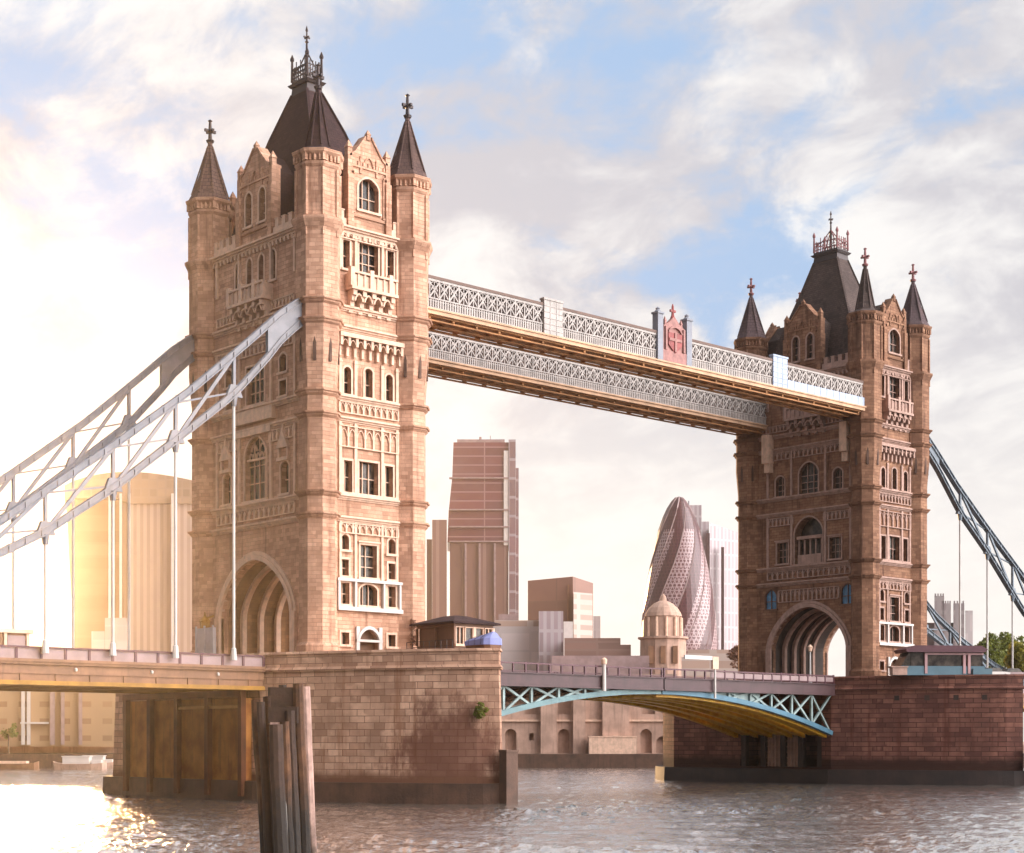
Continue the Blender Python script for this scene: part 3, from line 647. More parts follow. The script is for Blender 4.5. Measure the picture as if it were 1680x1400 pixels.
    mb = MB(); mb.lathe(xc, 0, [(69.4, .26), (71.8, .16), (72.0, .26), (72.2, .13), (73.2, .1), (73.3, .2), (73.45, .1), (74.3, .07), (74.4, .14), (74.55, .12), (74.9, .02)], 8)
    mb.box(xc - .36, xc + .36, -.06, .06, 73.7, 73.84); mb.box(xc - .06, xc + .06, -.36, .36, 73.71, 73.83)
    mb.build('roof_finial', 'iron', Ro)
    return R
XT = 83.58
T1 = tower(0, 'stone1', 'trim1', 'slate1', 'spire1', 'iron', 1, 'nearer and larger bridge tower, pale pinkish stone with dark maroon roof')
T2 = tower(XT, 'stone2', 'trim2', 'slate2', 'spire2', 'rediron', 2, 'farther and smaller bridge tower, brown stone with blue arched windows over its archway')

# ------------------------------------------------------------------ stone piers
def pier_outline(xc, off=0.0, notch=False):
    n = 12
    def nose(sy):
        out = []
        for k in range(n + 1):
            v = k / n; v = v ** .8
            out.append((10.7 * (1 - v) ** .75, sy * (8 + 20 * v)) if sy < 0 else (10.7 * (1 - v) ** .6, 18 + 10 * v))
        return out
    a = nose(-1); p = [(-x, y) for x, y in a] + [(x, y) for x, y in reversed(a[:-1])]
    b_ = nose(1); p += [(x, y) for x, y in b_] + [(-x, y) for x, y in reversed(b_[:-1])]
    if notch: p = p + [(-10.7, 6.4), (-7.2, 6.4), (-7.2, -6.6), (-10.7, -6.6)]
    return [(xc + x * (1 + off / 10.7), y * (1 + off / 26)) for x, y in p]
def slab(mb, pl, z0, z1, pl2=None, caps=True):
    pl2 = pl2 or pl; n = len(pl); u = 0.0; uv = mb.uv if mb.uv is not None else []
    for i in range(n):
        a, b_ = pl[i], pl[(i + 1) % n]; L = math.dist(a, b_); a2, b2 = pl2[i], pl2[(i + 1) % n]
        mb.face([(*a, z0), (*b_, z0), (*b2, z1), (*a2, z1)]); uv += [(u, z0), (u + L, z0), (u + L, z1), (u, z1)]; u += L
    if caps:
        mb.face([(*p, z1) for p in pl2]); uv += [(p[0], p[1]) for p in pl2]
        mb.face([(*p, z0) for p in reversed(pl)]); uv += [(p[0], p[1]) for p in pl]
    mb.uv = uv
def pier(xc, m, tide, label, notch):
    R = empty('stone_pier', (xc, 0, 0), label, 'bridge pier')
    mb = MB(); p0, p1 = pier_outline(xc, .35), pier_outline(xc, 0)
    if notch:
        slab(mb, p0, -1, 2.0, p1); slab(mb, pier_outline(xc, 0, True), 2.0, 8.9); slab(mb, p1, 8.9, 11.45)
    else: slab(mb, p0, -1, 11.45, p1)
    mb.build('pier_wall', m, R)
    mb = MB(); slab(mb, pier_outline(xc, .22), 11.45, 11.62, pier_outline(xc, .3)); slab(mb, pier_outline(xc, .3), 11.62, 11.85, pier_outline(xc, .1))
    slab(mb, pier_outline(xc, .02), 11.85, 13.0); slab(mb, pier_outline(xc, .2), 13.0, 13.22, pier_outline(xc, .14))
    mb.build('pier_parapet', m, R)
    mb = MB(); slab(mb, pier_outline(xc, 1.15), -1, 1.75, pier_outline(xc, 1.05)); mb.uv = None; mb.build('timber_fender', tide, R)
    mb = MB(); mb.box(xc - .55, xc + .75, -29.6, -28.7, -1, 4.4); mb.box(xc - .6, xc + .8, -29.65, -28.65, 4.4, 4.6); mb.build('fender_post', tide, R)
    pl = pier_outline(xc, 0)
    for i in (3, 5, 7, 9, 16):
        a, b_ = Vector((*pl[i], 0)), Vector((*pl[i + 1], 0)); d = (b_ - a).normalized(); nrm = (d.y, -d.x, 0); c = (a + b_) / 2
        F = Face((c.x, c.y, 0), d, nrm); mb = MB(); fbox(mb, F, -.3, .3, 10.2, 10.8, -.3, .012); mb.build('drain_hole', 'dark', R)  # dark plug; the shade inside the hole is its colour
    return R
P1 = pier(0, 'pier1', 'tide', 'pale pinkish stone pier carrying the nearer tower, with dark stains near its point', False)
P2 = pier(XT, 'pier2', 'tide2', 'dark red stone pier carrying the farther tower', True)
# rusty fendering down the shore side of the near pier
cl = empty('rusty_fender_wall', (-11.3, 4, 0), 'rusty orange sheet cladding with dark posts under the left approach deck', 'cladding')
mb = MB(); mb.box(-11.6, -10.95, -7.0, 14.0, 1.8, 9.2); mb.build('cladding', 'rust', cl)
for y in (-6.8, -1.2, 4.2, 9.2, 13.8): mb = MB(); mb.box(-12.1, -11.6, y - .3, y + .3, .4, 9.3); mb.build('post', 'rustdark', cl)
mb = MB(); mb.box(-12.15, -11.61, -7.1, 14.1, 9.3, 9.9); mb.build('cap_beam', 'rustdark', cl)
for y0, y1 in ((-6.4, -1.6), (-.8, 3.8)): mb = MB(); mb.box(-12.0, -11.61, y0, y1, 8.3, 8.55); mb.build('ledge', 'rustlight', cl)
# dark bascule chamber framing in the far pier
bc = empty('bascule_chamber', (XT - 10.2, 0, 2), 'dark steel framing in the bascule opening of the farther pier', 'steel frame')
for y in (-6.2, -3.2, -.4, 2.8, 6.0): mb = MB(); mb.box(XT - 10.6, XT - 9.9, y - .35, y + .35, 2.01, 8.88); mb.build('post', 'dark', bc)
for y0, y1 in ((-2.8, -.8), (0, 2.4)):
    mb = MB(); mb.box(XT - 10.1, XT - 10.0, y0, y1, 2.02, 6.2)
    for k in range(6): z = 2.4 + k * .7; mb.box(XT - 10.25, XT - 10.1, y0, y1, z, z + .14)
    for k in range(4): y = y0 + (y1 - y0) * (k + .5) / 4; mb.box(XT - 10.3, XT - 10.1, y - .07, y + .07, 2.02, 6.2)
    mb.build('grille', 'concrete', bc)

# ------------------------------------------------------------------ high level walkways
def walkway(y0, y1, near, label):
    x0, x1 = WX + .05, XT - WX - .05; zb, zt = 46.1, 49.8
    R = empty('high_walkway', ((x0 + x1) / 2, (y0 + y1) / 2, zb), label, 'walkway')
    F = Face((0, y0, 0), (1, 0, 0), (0, -1, 0))
    mb = MB(); mb.box(x0, x1, y0 + .35, y1 - .35, zb + .5, zt - .15); mb.build('backing_wall', 'wback', R)
    mb = MB(); mb.box(x0, x1, y0 - .15, y1 + .15, zt - .15, zt + .12); mb.box(x0, x1, y0 + .5, y1 - .5, zt + .12, zt + .3); mb.build('walkway_roof', 'wroof', R)
    mb = MB(); mb.box(x0, x1, y0 + .1, y1 - .1, zb, zb + .5); 
    for k in range(24):
        x = x0 + (x1 - x0) * (k + .5) / 24; mb.box(x - .12, x + .12, y0 + .2, y1 - .2, zb - .22, zb - .002)
    for y in (y0 + .5, (y0 + y1) / 2, y1 - .5): mb.box(x0, x1, y - .16, y + .16, zb - .36, zb - .222)
    mb.build('walkway_floor', 'soffit', R)
    mb = MB(); mb.box(x0, x1, y0 - .28, y0 + .1, zb + .12, zb + .5); mb.box(x0, x1, y0 - .4, y0 + .1, zb + .5, zb + .66); mb.build('ledge', 'soffit2', R)
    posts = [23.4, 60.2]; mid = XT / 2
    mb = MB()
    for z, h in ((zb + .66, .16), (zb + 1.62, .13), (zt - .38, .22)): fbox(mb, F, x0, x1, z, z + h, -.14, .1)
    n = 58; dxp = (x1 - x0) / n
    fbox(mb, F, x0, x1, zb + .82, zb + 1.62, -.2, -.11)
    for k in range(n):
        a = x0 + k * dxp; b_ = a + dxp
        if near and any(abs((a + b_) / 2 - p) < 1.4 for p in posts) or near and abs((a + b_) / 2 - mid) < 2.2: continue
        za, zc_ = zb + 1.75, zt - .38
        fbox(mb, F, a - .07, a + .07, za, zc_, -.13, .08)
        for (p, q, th) in (((a, za), (b_, zc_), .15), ((a, zc_), (b_, za), .13)):
            mb.bar(F.p(*p, 0 if th == .15 else -.04), F.p(*q, 0 if th == .15 else -.04), .13, th)
        arch_ring(mb, F, (a + b_) / 2, (za + zc_) / 2 - .1, .3, .42, .12, -.09, .03, 8)
        fbox(mb, F, (a + b_) / 2 - .05, (a + b_) / 2 + .05, za, zc_, -.12, .03); arch_ring(mb, F, a + dxp * .5, zc_ - .45, dxp * .46, .4, .07, -.1, .05, 8)
        for j in range(4):
            c = a + dxp * (j + .5) / 4; fbox(mb, F, c - .09, c + .09, zb + .82, zb + 1.62, -.1, .05); arch_ring(mb, F, c + dxp / 8, zb + 1.25, .09, .2, .07, -.09, .03, 5)
    mb.build('lattice_truss', 'lattice', R)
    if near:
        for p in posts:
            mb = MB(); fbox(mb, F, p - 1.3, p + 1.3, zb + .66, zt + .45, -.3, .25); fbox(mb, F, p - 1.4, p + 1.4, zt + .45, zt + .65, -.35, .32)
            for j in range(5): fbox(mb, F, p - 1.3, p + 1.3, zb + 1.1 + j * .6, zb + 1.16 + j * .6, .25, .29)
            for j in (-.45, .45): fbox(mb, F, p + j - .04, p + j + .04, zb + .7, zt + .4, .25, .285)
            mb.build('panel_post', 'lattice' if p < 40 else 'bluepaint', R)
        C = MB(); fbox(C, F, mid - 1.9, mid + 1.9, zb + .66, zb + 1.9, -.3, .3); fpoly(C, F, [(mid - 1.9, zb + 1.9), (mid + 1.9, zb + 1.9), (mid + 1.7, zt + .9), (mid + .9, zt + 1.3), (mid, zt + 2.1), (mid - .9, zt + 1.3), (mid - 1.7, zt + .9)], -.25, .2)
        C = C.build('heraldic_panel', 'crestp', R)
        mb = MB(); fpoly(mb, F, [(mid - 1.1, zt + .2), (mid - 1.1, zb + 2.6), (mid, zb + 1.7), (mid + 1.1, zb + 2.6), (mid + 1.1, zt + .2)], .2, .36); mb.build('shield', 'crest', C)
        mb = MB()
        fbox(mb, F, mid - .16, mid + .16, zb + 1.85, zt + .2, .36, .46); fbox(mb, F, mid - 1.0, mid + 1.0, zb + 3.0, zb + 3.3, .36, .455)
        arch_ring(mb, F, mid, zt + .2, .95, .6, .2, .2, .42, 8)
        for s in (-1, 1): fbox(mb, F, mid + s * 1.45 - .14, mid + s * 1.45 + .14, zb + 1.95, zt + .8, .2, .4); pinnacle(mb, F, mid + s * 1.3, zt + .9, .26, 1.1, .1)
        mb.build('crest_carving', 'crestp', C)
        mb = MB(); mb.lathe(mid, y0 + .05, [(zt + 1.9, .3), (zt + 2.3, .16), (zt + 3.2, .13), (zt + 3.5, .05)], 6); mb.box(mid - .42, mid + .42, y0 - .05, y0 + .15, zt + 2.6, zt + 2.85); mb.build('cross_finial', 'crest', C)
        for s in (-1, 1):
            mb = MB(); x = mid + s * 2.35; fbox(mb, F, x - .42, x + .42, zb + .66, zt + 2.0, -.5, .32); fbox(mb, F, x - .52, x + .52, zt + 2.0, zt + 2.2, -.6, .42); mb.lathe(x, y0 + .1, [(zt + 2.2, .45), (zt + 2.5, .2), (zt + 2.6, .28), (zt + 2.8, .05)], 8); mb.build('column', 'column', R)
        mb = MB()
        x = 61.6
        fbox(mb, F, x, x1 + 1.6, zb + .66, zb + 1.75, .11, .2)
        for k in range(14): a = x + (x1 + 1.6 - x) * k / 14; fbox(mb, F, a, a + .06, zb + .66, zb + 1.75, .2, .23)
        mb.build('blue_parapet', 'bluepaint', R)
    return R
walkway(-10.0, -6.0, True, 'high lattice walkway with a red crest, the one facing the viewer')
walkway(6.0, 10.0, False, 'high lattice walkway seen beyond and below the crested one')

# ------------------------------------------------------------------ suspension chains
def interp(pts, d):
    for (a, za), (b_, zb) in zip(pts, pts[1:]):
        if a <= d <= b_: f = (d - a) / (b_ - a); return za + (zb - za) * f
    return pts[-1][1]
LT = [(6.6, 45.8), (9, 44.2), (13.2, 40.4), (18.7, 35.6), (25.9, 30.1), (35.7, 23.0), (44, 18.6), (52, 15.6), (62, 14.0)]
LL = [(6.6, 43.2), (9, 41.2), (10.6, 39.2), (14.2, 35.3), (20, 30.6), (25.9, 25.9), (31.9, 21.8), (35.7, 19.8), (44, 16.3), (52, 14.0), (62, 13.2)]
RTp = [(6.6, 46.4), (10, 43.9), (15.4, 39.6), (22.8, 34.5), (32.2, 28.4), (38.3, 24.4), (45.3, 21.0), (54, 17.6), (64, 15.0)]
RL = [(6.6, 44.0), (10.3, 41.2), (16.1, 35.5), (22.8, 30.7), (32.2, 22.9), (38.3, 20.4), (45.3, 17.6), (54, 15.0), (64, 13.6)]
def chain(xt, sgn, y, m, top, low, label, nodes):
    R = empty('suspension_chain', (xt + sgn * 6.8, y, 44), label, 'suspension chain', 'suspension chains of the bridge')
    X = lambda d: xt + sgn * d
    dmax = top[-1][0]; N = 40; ds = [6.6 + (dmax - 6.6) * k / N for k in range(N + 1)]
    for nm, cv, off in (('top_chord', top, -.35), ('lower_chord', low, .35)):
        mb = MB()
        for a, b_ in zip(ds, ds[1:]):
            p, q = (X(a), y, interp(cv, a) + off), (X(b_), y, interp(cv, b_) + off)
            mb.bar(p, q, .34, .6); mb.bar((p[0], p[1], p[2] + .3), (q[0], q[1], q[2] + .3), .7, .09); mb.bar((p[0], p[1], p[2] - .3), (q[0], q[1], q[2] - .3), .7, .09)
            m_ = [(i_ + j_) / 2 for i_, j_ in zip(p, q)]; mb.box(m_[0] - .1, m_[0] + .1, y - .27, y + .27, m_[2] - .34, m_[2] + .34)
        mb.build(nm, m, R)
    mb = MB()       # plated end where the chords meet at the tower
    for a, b_ in zip(ds[:3], ds[1:4]): mb.hexa([(X(a), y - .2, interp(low, a)), (X(b_), y - .2, interp(low, b_)), (X(b_), y + .2, interp(low, b_)), (X(a), y + .2, interp(low, a)), (X(a), y - .2, interp(top, a)), (X(b_), y - .2, interp(top, b_)), (X(b_), y + .2, interp(top, b_)), (X(a), y + .2, interp(top, a))])
    mb.build('end_plate', m, R)
    for i, d in enumerate(nodes):
        zt_, zl = interp(top, d), interp(low, d)
        mb = MB(); mb.bar((X(d), y, zl), (X(d), y, zt_ - .3), .3, .26); mb.build('web_post', m, R)
        if i + 1 < len(nodes):
            e = nodes[i + 1]; mb = MB(); mb.bar((X(d), y - .06, zt_ - .5), (X(e), y - .06, interp(low, e) + .4), .24, .3)
            mb.bar((X(d), y + .1, zl + .5), (X(e), y + .1, interp(top, e) - .5), .16, .16)
            mb.build('web_brace', m, R)
        mb = MB()   # gusset
        F = Face((X(d), y, 0), (1, 0, 0), (0, -1, 0)); fpoly(mb, F, [(-.8, zl + .1 + sgn * .0), (.8, zl + .1), (.4, zl + 1.15), (-.4, zl + 1.15)], -.2, .2); mb.lathe(X(d), y, [(zl - .7, .22), (zl + .1, .34)], 8)
        mb.build('gusset', m, R)
        mb = MB(); mb.tube([(X(d), y, zl - .3), (X(d), y, 12.4)], .13, 8); mb.lathe(X(d), y, [(12.4, .3), (13.4, .22), (13.5, .14)], 8); mb.build('hanger_rod', 'rod', R)
    return R
nl = [14.2, 20.0, 25.9, 31.9, 38, 44, 50]
chain(0, -1, -HYT, 'steel', LT, LL, 'pale lattice suspension chain ending on the front corner of the nearer tower', nl)
chain(0, -1, HYT, 'steel', LT, LL, 'pale lattice suspension chain running behind the left edge of the nearer tower', nl)
chain(XT, 1, -HYT, 'steelr', RTp, RL, 'slate blue suspension chain sloping down from the right edge of the farther tower', [16.1, 22.8, 29.2, 35.5, 42, 48, 54])
chain(XT, 1, HYT, 'steelr', RTp, RL, 'low end of a slate blue chain showing right of the farther tower base', [16.1, 22.8, 29.2, 35.5, 42, 48, 54])

# ------------------------------------------------------------------ bascule leaves
def leaf(x0, x1, hinge, label, side):
    R = empty('bascule_leaf', (hinge, 0, 11.7), label, 'bascule span', 'bascule leaves of the bridge')
    mb = MB(); mb.box(x0, x1, -8.2, 8.2, 11.75, 12.05); mb.build('road_deck', 'asphalt', R)
    for s in (-1, 1):
        mb = MB(); mb.box(x0, x1, s * 8.45 - .22, s * 8.45 + .22, 11.0, 12.2); mb.box(x0, x1, s * 8.5 - .34, s * 8.5 + .34, 12.2, 12.32); mb.box(x0, x1, s * 8.5 - .3, s * 8.5 + .3, 10.88, 11.0); mb.build('fascia', 'purple', R)
        mb = MB(); F = Face((0, s * 8.5, 0), (1, 0, 0), (0, -1, 0))
        fbox(mb, F, x0, x1, 13.18, 13.34, -.1, .1); fbox(mb, F, x0, x1, 12.44, 12.52, -.05, .05)
        n = 18
        for k in range(n + 1): x = x0 + .1 + (x1 - x0 - .2) * k / n; fbox(mb, F, x - .09, x + .09, 12.32, 13.4 if k % 6 == 0 else 13.18, -.09, .09)
        mb.build('railing', 'maroon', R)
        if side: mb = MB(); fbox(mb, F, XT / 2 + 8, x1, 12.54, 13.1, -.03, .03); mb.build('parapet', 'panel', R)
    zc_ = lambda x: 10.75 - 4.5 * ((x - XT / 2) / 31) ** 2
    N = 16; xs = [x0 + (x1 - x0) * k / N for k in range(N + 1)]
    for y, near in ((-8.0, 1), (-2.8, 0), (2.6, 0), (8.0, 0)):
        mb = MB()
        for a, b_ in zip(xs, xs[1:]): mb.bar((a, y, zc_(a)), (b_, y, zc_(b_)), .7, .55)
        G = mb.build('girder', ('blue' if side else 'teal') if near else ('gold' if side else 'brown'), R)
        for i, (a, b_) in enumerate(zip(xs[::2], xs[2::2])):
            if 11.0 - max(zc_(a), zc_(b_)) > .5:
                mb = MB(); mb.bar((a, y, zc_(a)), (a, y, 11.0), .28, .28); mb.bar((a, y, zc_(a)), (b_, y, 11.0), .24, .24); mb.bar((a, y + .05, 11.0), (b_, y + .05, zc_(b_)), .24, .24)
                mb.build('web', 'tealpale' if near else 'rustdark', G)
        if near and side:
            for a, b_ in zip(xs[:9], xs[1:10]):
                mb = MB(); mb.hexa([(a, y + .12, zc_(a)), (b_, y + .12, zc_(b_)), (b_, y + .2, zc_(b_)), (a, y + .2, zc_(a)), (a, y + .12, 11.0), (b_, y + .12, 11.0), (b_, y + .2, 11.0), (a, y + .2, 11.0)])
                mb.build('web_plate', 'tealpale', G)
    if side:       # golden ribbed boarding on the underside, between the girders
        for y0, y1, dp in ((-7.4, -6.8, .3), (-6.2, -4.6, .0), (-4.1, -3.6, .3), (-2.1, -1.5, .3), (-1.0, .6, .0), (1.1, 1.7, .3), (3.4, 4.0, .3), (4.5, 6.1, .0), (6.7, 7.4, .3)):
            mb = MB(); q0, q1 = -.25 - dp, .1
            for a, b_ in zip(xs, xs[1:]): mb.hexa([(a, y0, zc_(a) + q0), (b_, y0, zc_(b_) + q0), (b_, y1, zc_(b_) + q0), (a, y1, zc_(a) + q0), (a, y0, zc_(a) + q1), (b_, y0, zc_(b_) + q1), (b_, y1, zc_(b_) + q1), (a, y1, zc_(a) + q1)])
            mb.build('soffit_board', 'gold', R)
    return R
leaf(10.75, XT / 2 - .1, 10.7, 'left bascule leaf with teal lower girder, springing from the nearer pier', 0)
leaf(XT / 2 + .1, XT - 10.75, XT - 10.7, 'right bascule leaf with gold girders underneath, springing from the farther pier', 1)

def approach(x0, x1, label):
    R = empty('approach_span', ((x0 + x1) / 2, 0, 10), label, 'approach span', 'approach spans of the bridge')
    mb = MB(); mb.box(x0, x1, -8.0, 8.0, 11.7, 12.0); mb.build('road_deck', 'asphalt', R)
    for s in (-1, 1):
        F = Face((0, s * 8.6, 0), (1, 0, 0), (0, -1, 0)) if s < 0 else Face((0, 8.6, 0), (-1, 0, 0), (0, 1, 0)); A, B = (x0, x1) if s < 0 else (-x1, -x0)
        mb = MB(); fbox(mb, F, A, B, 11.95, 12.8, -.12, 0); mb.build('parapet', 'panel', R)
        mb = MB(); fbox(mb, F, A, B, 12.8, 12.95, -.22, .12)
        n = int((B - A) / 2.1)
        for k in range(n + 1): x = A + (B - A) * k / n; fbox(mb, F, x - .11, x + .11, 11.95, 12.8, .001, .07)
        mb.build('handrail', 'maroon', R)
        mb = MB(); fbox(mb, F, A, B, 11.7, 11.94, -.4, .42); fbox(mb, F, A, B, 11.5, 11.7, -.4, .3); fbox(mb, F, A, B, 10.75, 11.5, -.3, .05); fbox(mb, F, A, B, 10.2, 10.75, -.3, -.05)
        n = int((B - A) / 3)
        for k in range(n): x = A + (B - A) * (k + .5) / n; fbox(mb, F, x - .06, x + .06, 10.2, 10.75, -.05, .04)
        mb.build('edge_girder', 'brown', R)
        mb = MB(); fbox(mb, F, A, B, 9.85, 10.2, -.7, .25); mb.build('bottom_flange', 'ochre', R)
    for y in (-4, 0, 4): mb = MB(); mb.box(x0, x1, y - .3, y + .3, 9.9, 11.7); mb.build('floor_beam', 'ochre', R)
    if x0 < 0:
        for x in (-15.5, -22, -29): mb = MB(); mb.lathe(x, -8.7, [(11.0, .05), (11.06, .13), (11.24, .13), (11.32, .05)], 8); mb.build('bulkhead_light', 'white', R)
    return R
approach(-66, -10.75, 'brown approach deck with pale parapet running in from the left to the nearer tower')
approach(XT + 10.75, XT + 66, 'approach deck beyond the farther pier at the right edge')

# ------------------------------------------------------------------ things standing on the piers and decks
def local_face(cx, cy, ang):
    d = (math.cos(ang), math.sin(ang), 0); n = (math.sin(ang), -math.cos(ang), 0)
    return Face((cx, cy, 0), d, n)
# cabin on the near pier
c = empty('pier_cabin', (3.3, -18.3, 13.2), 'brown pier cabin with a hipped roof and windows, on the nearer pier', 'cabin')
x0, x1, y0, y1 = 1.0, 5.6, -21.0, -15.8
mb = MB(); mb.box(x0, x1, y0, y1, 13.2, 13.9); mb.box(x0, x1, y0, y1, 15.5, 15.75); mb.box(x0 + .3, x1 - .1, y1 - .2, y1, 13.9, 15.5); mb.build('cabin_wall', 'cabinb', c)
for x, y in ((x0, y0), (x1, y0), (x0, y1), (x1, y1), ((x0 + x1) / 2, y0), (x0, (y0 + y1) / 2)): mb = MB(); mb.box(x - .1, x + .1, y - .1, y + .1, 13.9, 15.5); mb.build('post', 'cabinb' if x == x0 else 'trim1', c)
FL_ = Face((x0, (y0 + y1) / 2, 0), (0, -1, 0), (-1, 0, 0)); FN_ = Face(((x0 + x1) / 2, y0, 0), (1, 0, 0), (0, -1, 0))
mb = MB(); mb.face([FL_.p(-2.6, 13.9, -.25), FL_.p(2.6, 13.9, -.25), FL_.p(2.6, 15.5, -.25), FL_.p(-2.6, 15.5, -.25)]); mb.build('dark_panel', 'cabinb', c)
for a in (-1.7, -.6, .6, 1.7): window(c, FN_, a, 13.95, .8, 1.45, 0, 1 if abs(a) > 1 else 0, 0, tm='trim1', rev=.1, sur=.08)
mb = MB(); mb.loft([[(x0 - .5, y0 - .5, 15.75), (x1 + .5, y0 - .5, 15.75), (x1 + .5, y1 + .5, 15.75), (x0 - .5, y1 + .5, 15.75)], [(x0 - .5, y0 - .5, 15.9), (x1 + .5, y0 - .5, 15.9), (x1 + .5, y1 + .5, 15.9), (x0 - .5, y1 + .5, 15.9)], [(x0 + 1.6, y0 + 1.8, 16.6), (x1 - 1.6, y0 + 1.8, 16.6), (x1 - 1.6, y1 - 1.8, 16.6), (x0 + 1.6, y1 - 1.8, 16.6)]])
mb.build('hipped_roof', 'slate1', c)
mb = MB()
for k in range(9): mb.bar((x0 - 1.2, y0 - 1.2 + k * .8, 13.2), (x0 - 1.2, y0 - 1.2 + k * .8, 14.2), .05)
for z in (13.7, 14.2): mb.bar((x0 - 1.2, y0 - 1.2, z), (x0 - 1.2, y0 + 5.2, z), .05)
tag(mb.build('guard_rail', 'iron', None, (x0 - 1.2, y0, 13.2)), 'thin dark guard rail in front of the brown pier cabin', 'railing')
# tarpaulined boat beside it
mb = MB(); a = pix(772, 143.5); b2 = pix(812, 141.2); ax = (Vector((*b2, 0)) - Vector((*a, 0))); L = ax.length; ang = math.atan2(ax.y, ax.x)
F = local_face((a[0] + b2[0]) / 2, (a[1] + b2[1]) / 2, ang)
BT = empty('covered_boat', (*pix(792, 142), 13.2), 'small boat under a lilac blue tarpaulin at the point of the nearer pier', 'covered boat')
h_ = L / 2
rings = [[F.p(u * h_, 13.22, q) for u, q in ((-1, 0), (-.7, .85), (.8, .9), (1, .5), (1, -.5), (.8, -.9), (-.7, -.85))], [F.p(u * h_, 13.62, q) for u, q in ((-1.08, 0), (-.75, 1.0), (.82, 1.05), (1.03, .6), (1.03, -.6), (.82, -1.05), (-.75, -1.0))]]
mb.loft(rings); mb.build('hull', 'cabinb', BT)
mb = MB(); lo = ((-1.1, 0), (-.76, 1.04), (.83, 1.08), (1.05, .62), (1.05, -.62), (.83, -1.08), (-.76, -1.04))
mb.loft([[F.p(u * h_, 13.58, q) for u, q in lo], [F.p(u * h_, 13.9 + .12 * (u + 1), q * .98) for u, q in lo], [F.p(u * h_ * .9 + .05, 14.12 + .22 * (u + 1), q * .45) for u, q in lo], [F.p(u * h_ * .8 + .08, 14.2 + .26 * (u + 1), q * .06) for u, q in lo]])
mb.build('tarpaulin', 'tarp', BT)
for u in (-.4, .1, .6): mb = MB(); mb.tube([F.p(u * h_, 13.6, 1.12), F.p(u * h_, 14.0 + .12 * (u + 1), 1.06), F.p(u * h_, 14.24 + .24 * (u + 1), .2)], .02, 5); mb.build('lashing', 'dark', BT)
# glazed cabin on the far pier
c = empty('pier_cabin', (*pix(1548, 198.5), 13.2), 'glazed pier cabin with a dark flat roof and pale blue base, on the farther pier', 'cabin')
o = pix(1548, 198.5); F = local_face(o[0], o[1], TH - math.pi / 2 + .12)
mb = MB(); fbox(mb, F, -5.2, 5.2, 13.2, 14.3, -3.4, 0); fbox(mb, F, 3.6, 6.0, 13.2, 14.0, -2.2, .3); mb.build('cabin_base', 'cabinblue', c)
mb = MB(); fbox(mb, F, -4.0, 5.0, 14.3, 15.95, -3.2, -.2); mb.build('glazing', 'glass', c)
mb = MB(); fpoly(mb, F, [(-5.2, 14.3), (-4.02, 14.3), (-4.02, 15.9), (-4.25, 15.9)], -3.1, -.25); mb.build('sloped_glazing', 'glass', c)
for q in (-2.2, 2.6, 3.2): mb = MB(); fbox(mb, F, q - .16, q + .16, 13.4, 15.9, -.19, .1); mb.build('post', 'pinkpost', c)
mb = MB(); fbox(mb, F, -2.2, 5.0, 15.65, 15.9, -.18, .08); mb.build('top_rail', 'pinkpost', c)
mb = MB(); fpoly(mb, F, [(-4.7, 15.96), (5.0, 15.96), (5.4, 16.3), (4.6, 16.75), (-3.6, 16.75), (-4.9, 16.3)], -3.7, .5); mb.build('flat_roof', 'maroon', c)
mb = MB(); fbox(mb, F, -6.4, -4.6, 13.2, 14.1, -1, .2); fbox(mb, F, -6.6, -4.5, 14.1, 14.25, -1.1, .3); tag(mb.build('parapet_step', 'trim2', None, (*pix(1468, 198), 13.2)), 'pale stone block beside the left end of the glazed cabin', 'stone block')
# grey hoarding at the left of the near archway, kiosk on the approach
mb = MB(); mb.box(-8.3, -8.0, 3.6, 6.6, 12.05, 16.2); 
for y in (3.6, 5.1, 6.6): mb.box(-8.42, -8.301, y - .1, y + .1, 12.05, 16.4)
tag(mb.build('hoarding', 'greyp', None, (-8.1, 5.1, 12.05)), 'plain grey hoarding at the left side of the nearer archway', 'hoarding')
k_ = empty('kiosk', (-34.0, -5.5, 12.0), 'small tan kiosk on the approach deck at the left edge', 'kiosk')
mb = MB(); mb.box(-36.5, -32.6, -7.6, -4.5, 12.0, 14.0); mb.build('kiosk_wall', 'brown', k_)
mb = MB(); mb.box(-36.8, -32.3, -7.9, -4.2, 14.0, 14.3); mb.build('kiosk_roof', 'trim1', k_)
for x in (-32.7, -34.6): mb = MB(); mb.box(x - .12, x + .12, -7.75, -7.601, 12.0, 14.0); mb.build('post', 'trim1', k_)
mb = MB(); mb.box(-34.4, -32.9, -7.66, -7.602, 12.9, 13.8); mb.build('panel', 'panel', k_)
# white navigation posts clamped to the bascule
def nav_post(u, ytop, ybot, label, sign=False):
    z = 175 if u < 1100 else 187
    for _ in range(30):
        x, y = pix(u, z); z += (-8.95 - y) * .5
    x, y = pix(u, z); R = empty('navigation_post', (x, y, hgt(ybot, z)), label, 'post')
    mb = MB(); mb.lathe(x, y, [(hgt(ybot, z), .22 if not sign else .14), (hgt(ytop, z), .2 if not sign else .12)], 10); mb.build('post', 'white', R)
    if sign:
        zt = hgt(ytop, z); mb = MB(); mb.box(x - .5, x + .5, y - .14, y + .14, zt, zt + 1.4); mb.build('signal_box', 'trim1', R)
        mb = MB(); mb.box(x - 5.2, x - .52, y - .1, y + .1, zt + 1.0, zt + 1.45); mb.build('arm', 'white', R)
    else: mb = MB(); mb.lathe(x, y, [(hgt(ytop, z), .3), (hgt(ytop, z) + .5, .34), (hgt(ytop, z) + .7, .1)], 10); mb.build('lamp_head', 'trim1', R)
nav_post(991, 1090, 1134, 'white post with a lamp head at the middle of the bascule span')
